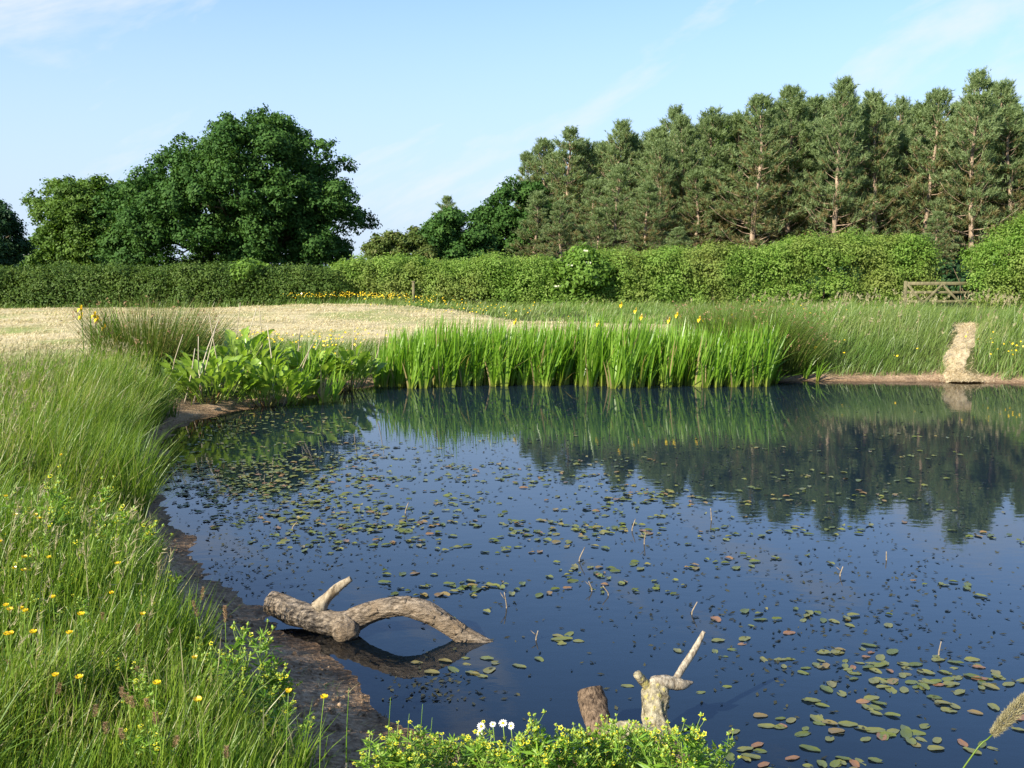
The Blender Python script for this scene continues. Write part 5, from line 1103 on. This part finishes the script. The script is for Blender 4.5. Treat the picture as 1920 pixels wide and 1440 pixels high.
# white clover heads
for i, (px, py, lb) in enumerate([(32, 1290, 'left white clover head in the dark grass'), (68, 1305, 'right white clover head in the dark grass'), (82, 1278, 'small faded clover head above the right one'), (55, 1318, 'lowest little white clover head')]):
    rng = np.random.default_rng(840 + i); q = on(px, py, .42); z0 = zg(q[0], q[1]); hh = .42 - z0; t = thing('white_clover', lb, 'flower', (q[0], q[1], z0), 'white clover heads')
    V, Q, T = tube(np.array([[0, 0, 0], [.005, 0, hh * .5], [0, 0, hh]]), [.0016] * 3, 5); build('stem', V, Q, T, 'celery_stem', t, {'rnd': np.full(len(V), .3)}, True)
    k = 46; d = unit(rng.normal(size=(k, 3)) + [0, 0, .45]); s = unit(np.cross(d, rng.normal(size=(k, 3)))) * .0022; b_ = d * .003 + [0, 0, hh]; e = d * (.011 * rng.uniform(.8, 1.15, (k, 1))) + [0, 0, hh]; sc_ = (1.25, .8, .6, .6)[i]
    b_ = (b_ - [0, 0, hh]) * sc_ + [0, 0, hh]; e = (e - [0, 0, hh]) * sc_ + [0, 0, hh]
    V = np.stack([b_ - s * .4, b_ + s * .4, e + s, e - s], 1).reshape(-1, 3); build('flower_head', V, np.arange(4 * k).reshape(-1, 4), None, 'clover_white', t, {'rnd': np.repeat(rng.random(k), 4)})

# foxtail seed heads (brown spikes) and lone rush stems near the viewer
def make_foxtail():
    rng = np.random.default_rng(5); t = thing('foxtail_grass', 'x', 'grass'); V, Q, T = tube(curve([[0, 0, 0], [.01, 0, .2], [.03, 0, .38]], 7), np.linspace(.0015, .001, 7), 4); build('stem', V, Q, T, 'celery_stem', t, {'rnd': np.full(len(V), .1)}, True)
    k = 150; u = rng.uniform(0, 1, k); c = np.stack([.03 + .006 * u, np.zeros(k), .365 + .075 * u], 1); d = unit(np.stack([rng.normal(size=k), rng.normal(size=k), np.full(k, 1.1)], 1)); rr = .0042 * np.sin(np.pi * (.1 + .8 * u))[:, None]; s = unit(np.cross(d, rng.normal(size=(k, 3)))) * .0012
    c = c + unit(d * [1, 1, 0]) * rr * .6; V = np.stack([c - s, c + s, c + d * .010], 1).reshape(-1, 3); build('seed_spike', V, None, np.arange(3 * k).reshape(-1, 3), 'foxtail_head', t, {'rnd': np.repeat(rng.random(k), 3)}); return t
fx = make_foxtail(); rng = np.random.default_rng(850)
for i, (px, py) in enumerate([(235, 1170), (203, 1150), (227, 1270), (250, 1350), (285, 1345), (297, 1342), (303, 1372), (275, 1340), (170, 1375), (200, 1400), (235, 1325), (400, 1130), (420, 1135), (57, 1275), (85, 1345), (300, 1405), (430, 1425), (355, 1095), (248, 1410)]):
    z_ = .55 if py < 1200 else .48; q = on(px, py, z_); z0 = zg(q[0], q[1]); o = fx if i == 0 else copy_tree(fx); o.location = (q[0], q[1], z0); s = max(.2, z_ - z0) / .435; o.scale = (1.1, 1.1, s); o.rotation_euler = (rng.normal(0, .12), rng.normal(0, .12), rng.uniform(0, 6)); o['label'] = 'brown foxtail grass spike standing in the near left grass'; o['group'] = 'brown foxtail spikes in the near left grass'
for i, (px, y0, y1, lb) in enumerate([(652, 1290, 1470, 'tallest lone green rush stem in front of the mud'), (730, 1308, 1420, 'slanting lone rush stem right of the tallest'), (612, 1380, 1470, 'short lone rush stem left of the tallest'), (765, 1338, 1440, 'thin rush stem before the shallow water'), (790, 1320, 1430, 'slim rush stem left of the daisies'), (808, 1345, 1440, 'shortest rush stem left of the daisies'), (537, 1370, 1450, 'rush stem at the turf edge by the mud')]):
    q = at(px, y0, 3.05); z0 = max(.02, zg(q[0], 3.05)); t = thing('lone_rush', lb, 'rush', (q[0] - .01, 3.05, z0), 'lone rush stems'); hh = q[2] - z0; V, Q, T = tube(curve([[0, 0, 0], [.004, 0, hh * .5], [.014, 0, hh]], 7), np.linspace(.0030, .0006, 7), 5); build('stem', V, Q, T, 'celery_leaf', t, {'rnd': np.full(len(V), .6)}, True)
    V, Q, T = tube(np.array([[0, 0, -.01], [0, 0, .02], [.001, 0, .05]]), [.004, .004, .0031], 6); build('sheath', V, Q, T, 'dead_stem', t, {'rnd': np.full(len(V), .3)}, True)

# the grass head very close to the lens at lower right
hp = at(1905, 1330, 1.25); hb = at(1860, 1378, 1.25); sbp = at(1800, 1450, 1.25)
gh = thing('grass_head', 'close pale fluffy grass seed head at the lower right edge', 'grass', (sbp[0] - .35, 1.25, 0.3))
o0 = np.array([sbp[0] - .35, 1.25, 0.3]); V, Q, T = tube(curve([o0, (o0 + sbp) / 2 + [.0, 0, .1], sbp, hb], 14), np.linspace(.0016, .0009, 14), 6); build('stem', V, Q, T, 'grass_blade', gh, {'rnd': np.full(len(V), .5), 't': np.ones(len(V))}, True, o0)
k = 4200; rng = np.random.default_rng(860); u = rng.uniform(0, 1, k); ax = (hp - hb) * 1.7; c = hb + u[:, None] * ax; a = unit(ax); d = unit(a * 1.0 + rng.normal(size=(k, 3)) * .7); s = unit(np.cross(d, rng.normal(size=(k, 3)))) * .0004
rr = (.0085 * np.sin(np.pi * (.06 + .88 * u)) ** .6)[:, None]; nrm_ = unit(d - (d @ a)[:, None] * a); c = c + nrm_ * rr * rng.uniform(.3, 1, (k, 1)); V = np.stack([c - s, c + s, c + d * .0045], 1).reshape(-1, 3)
build('seed_spike', V, None, np.arange(3 * k).reshape(-1, 3), 'seed_head', gh, {'rnd': np.repeat(rng.random(k) ** 1.5, 3)}, False, o0)
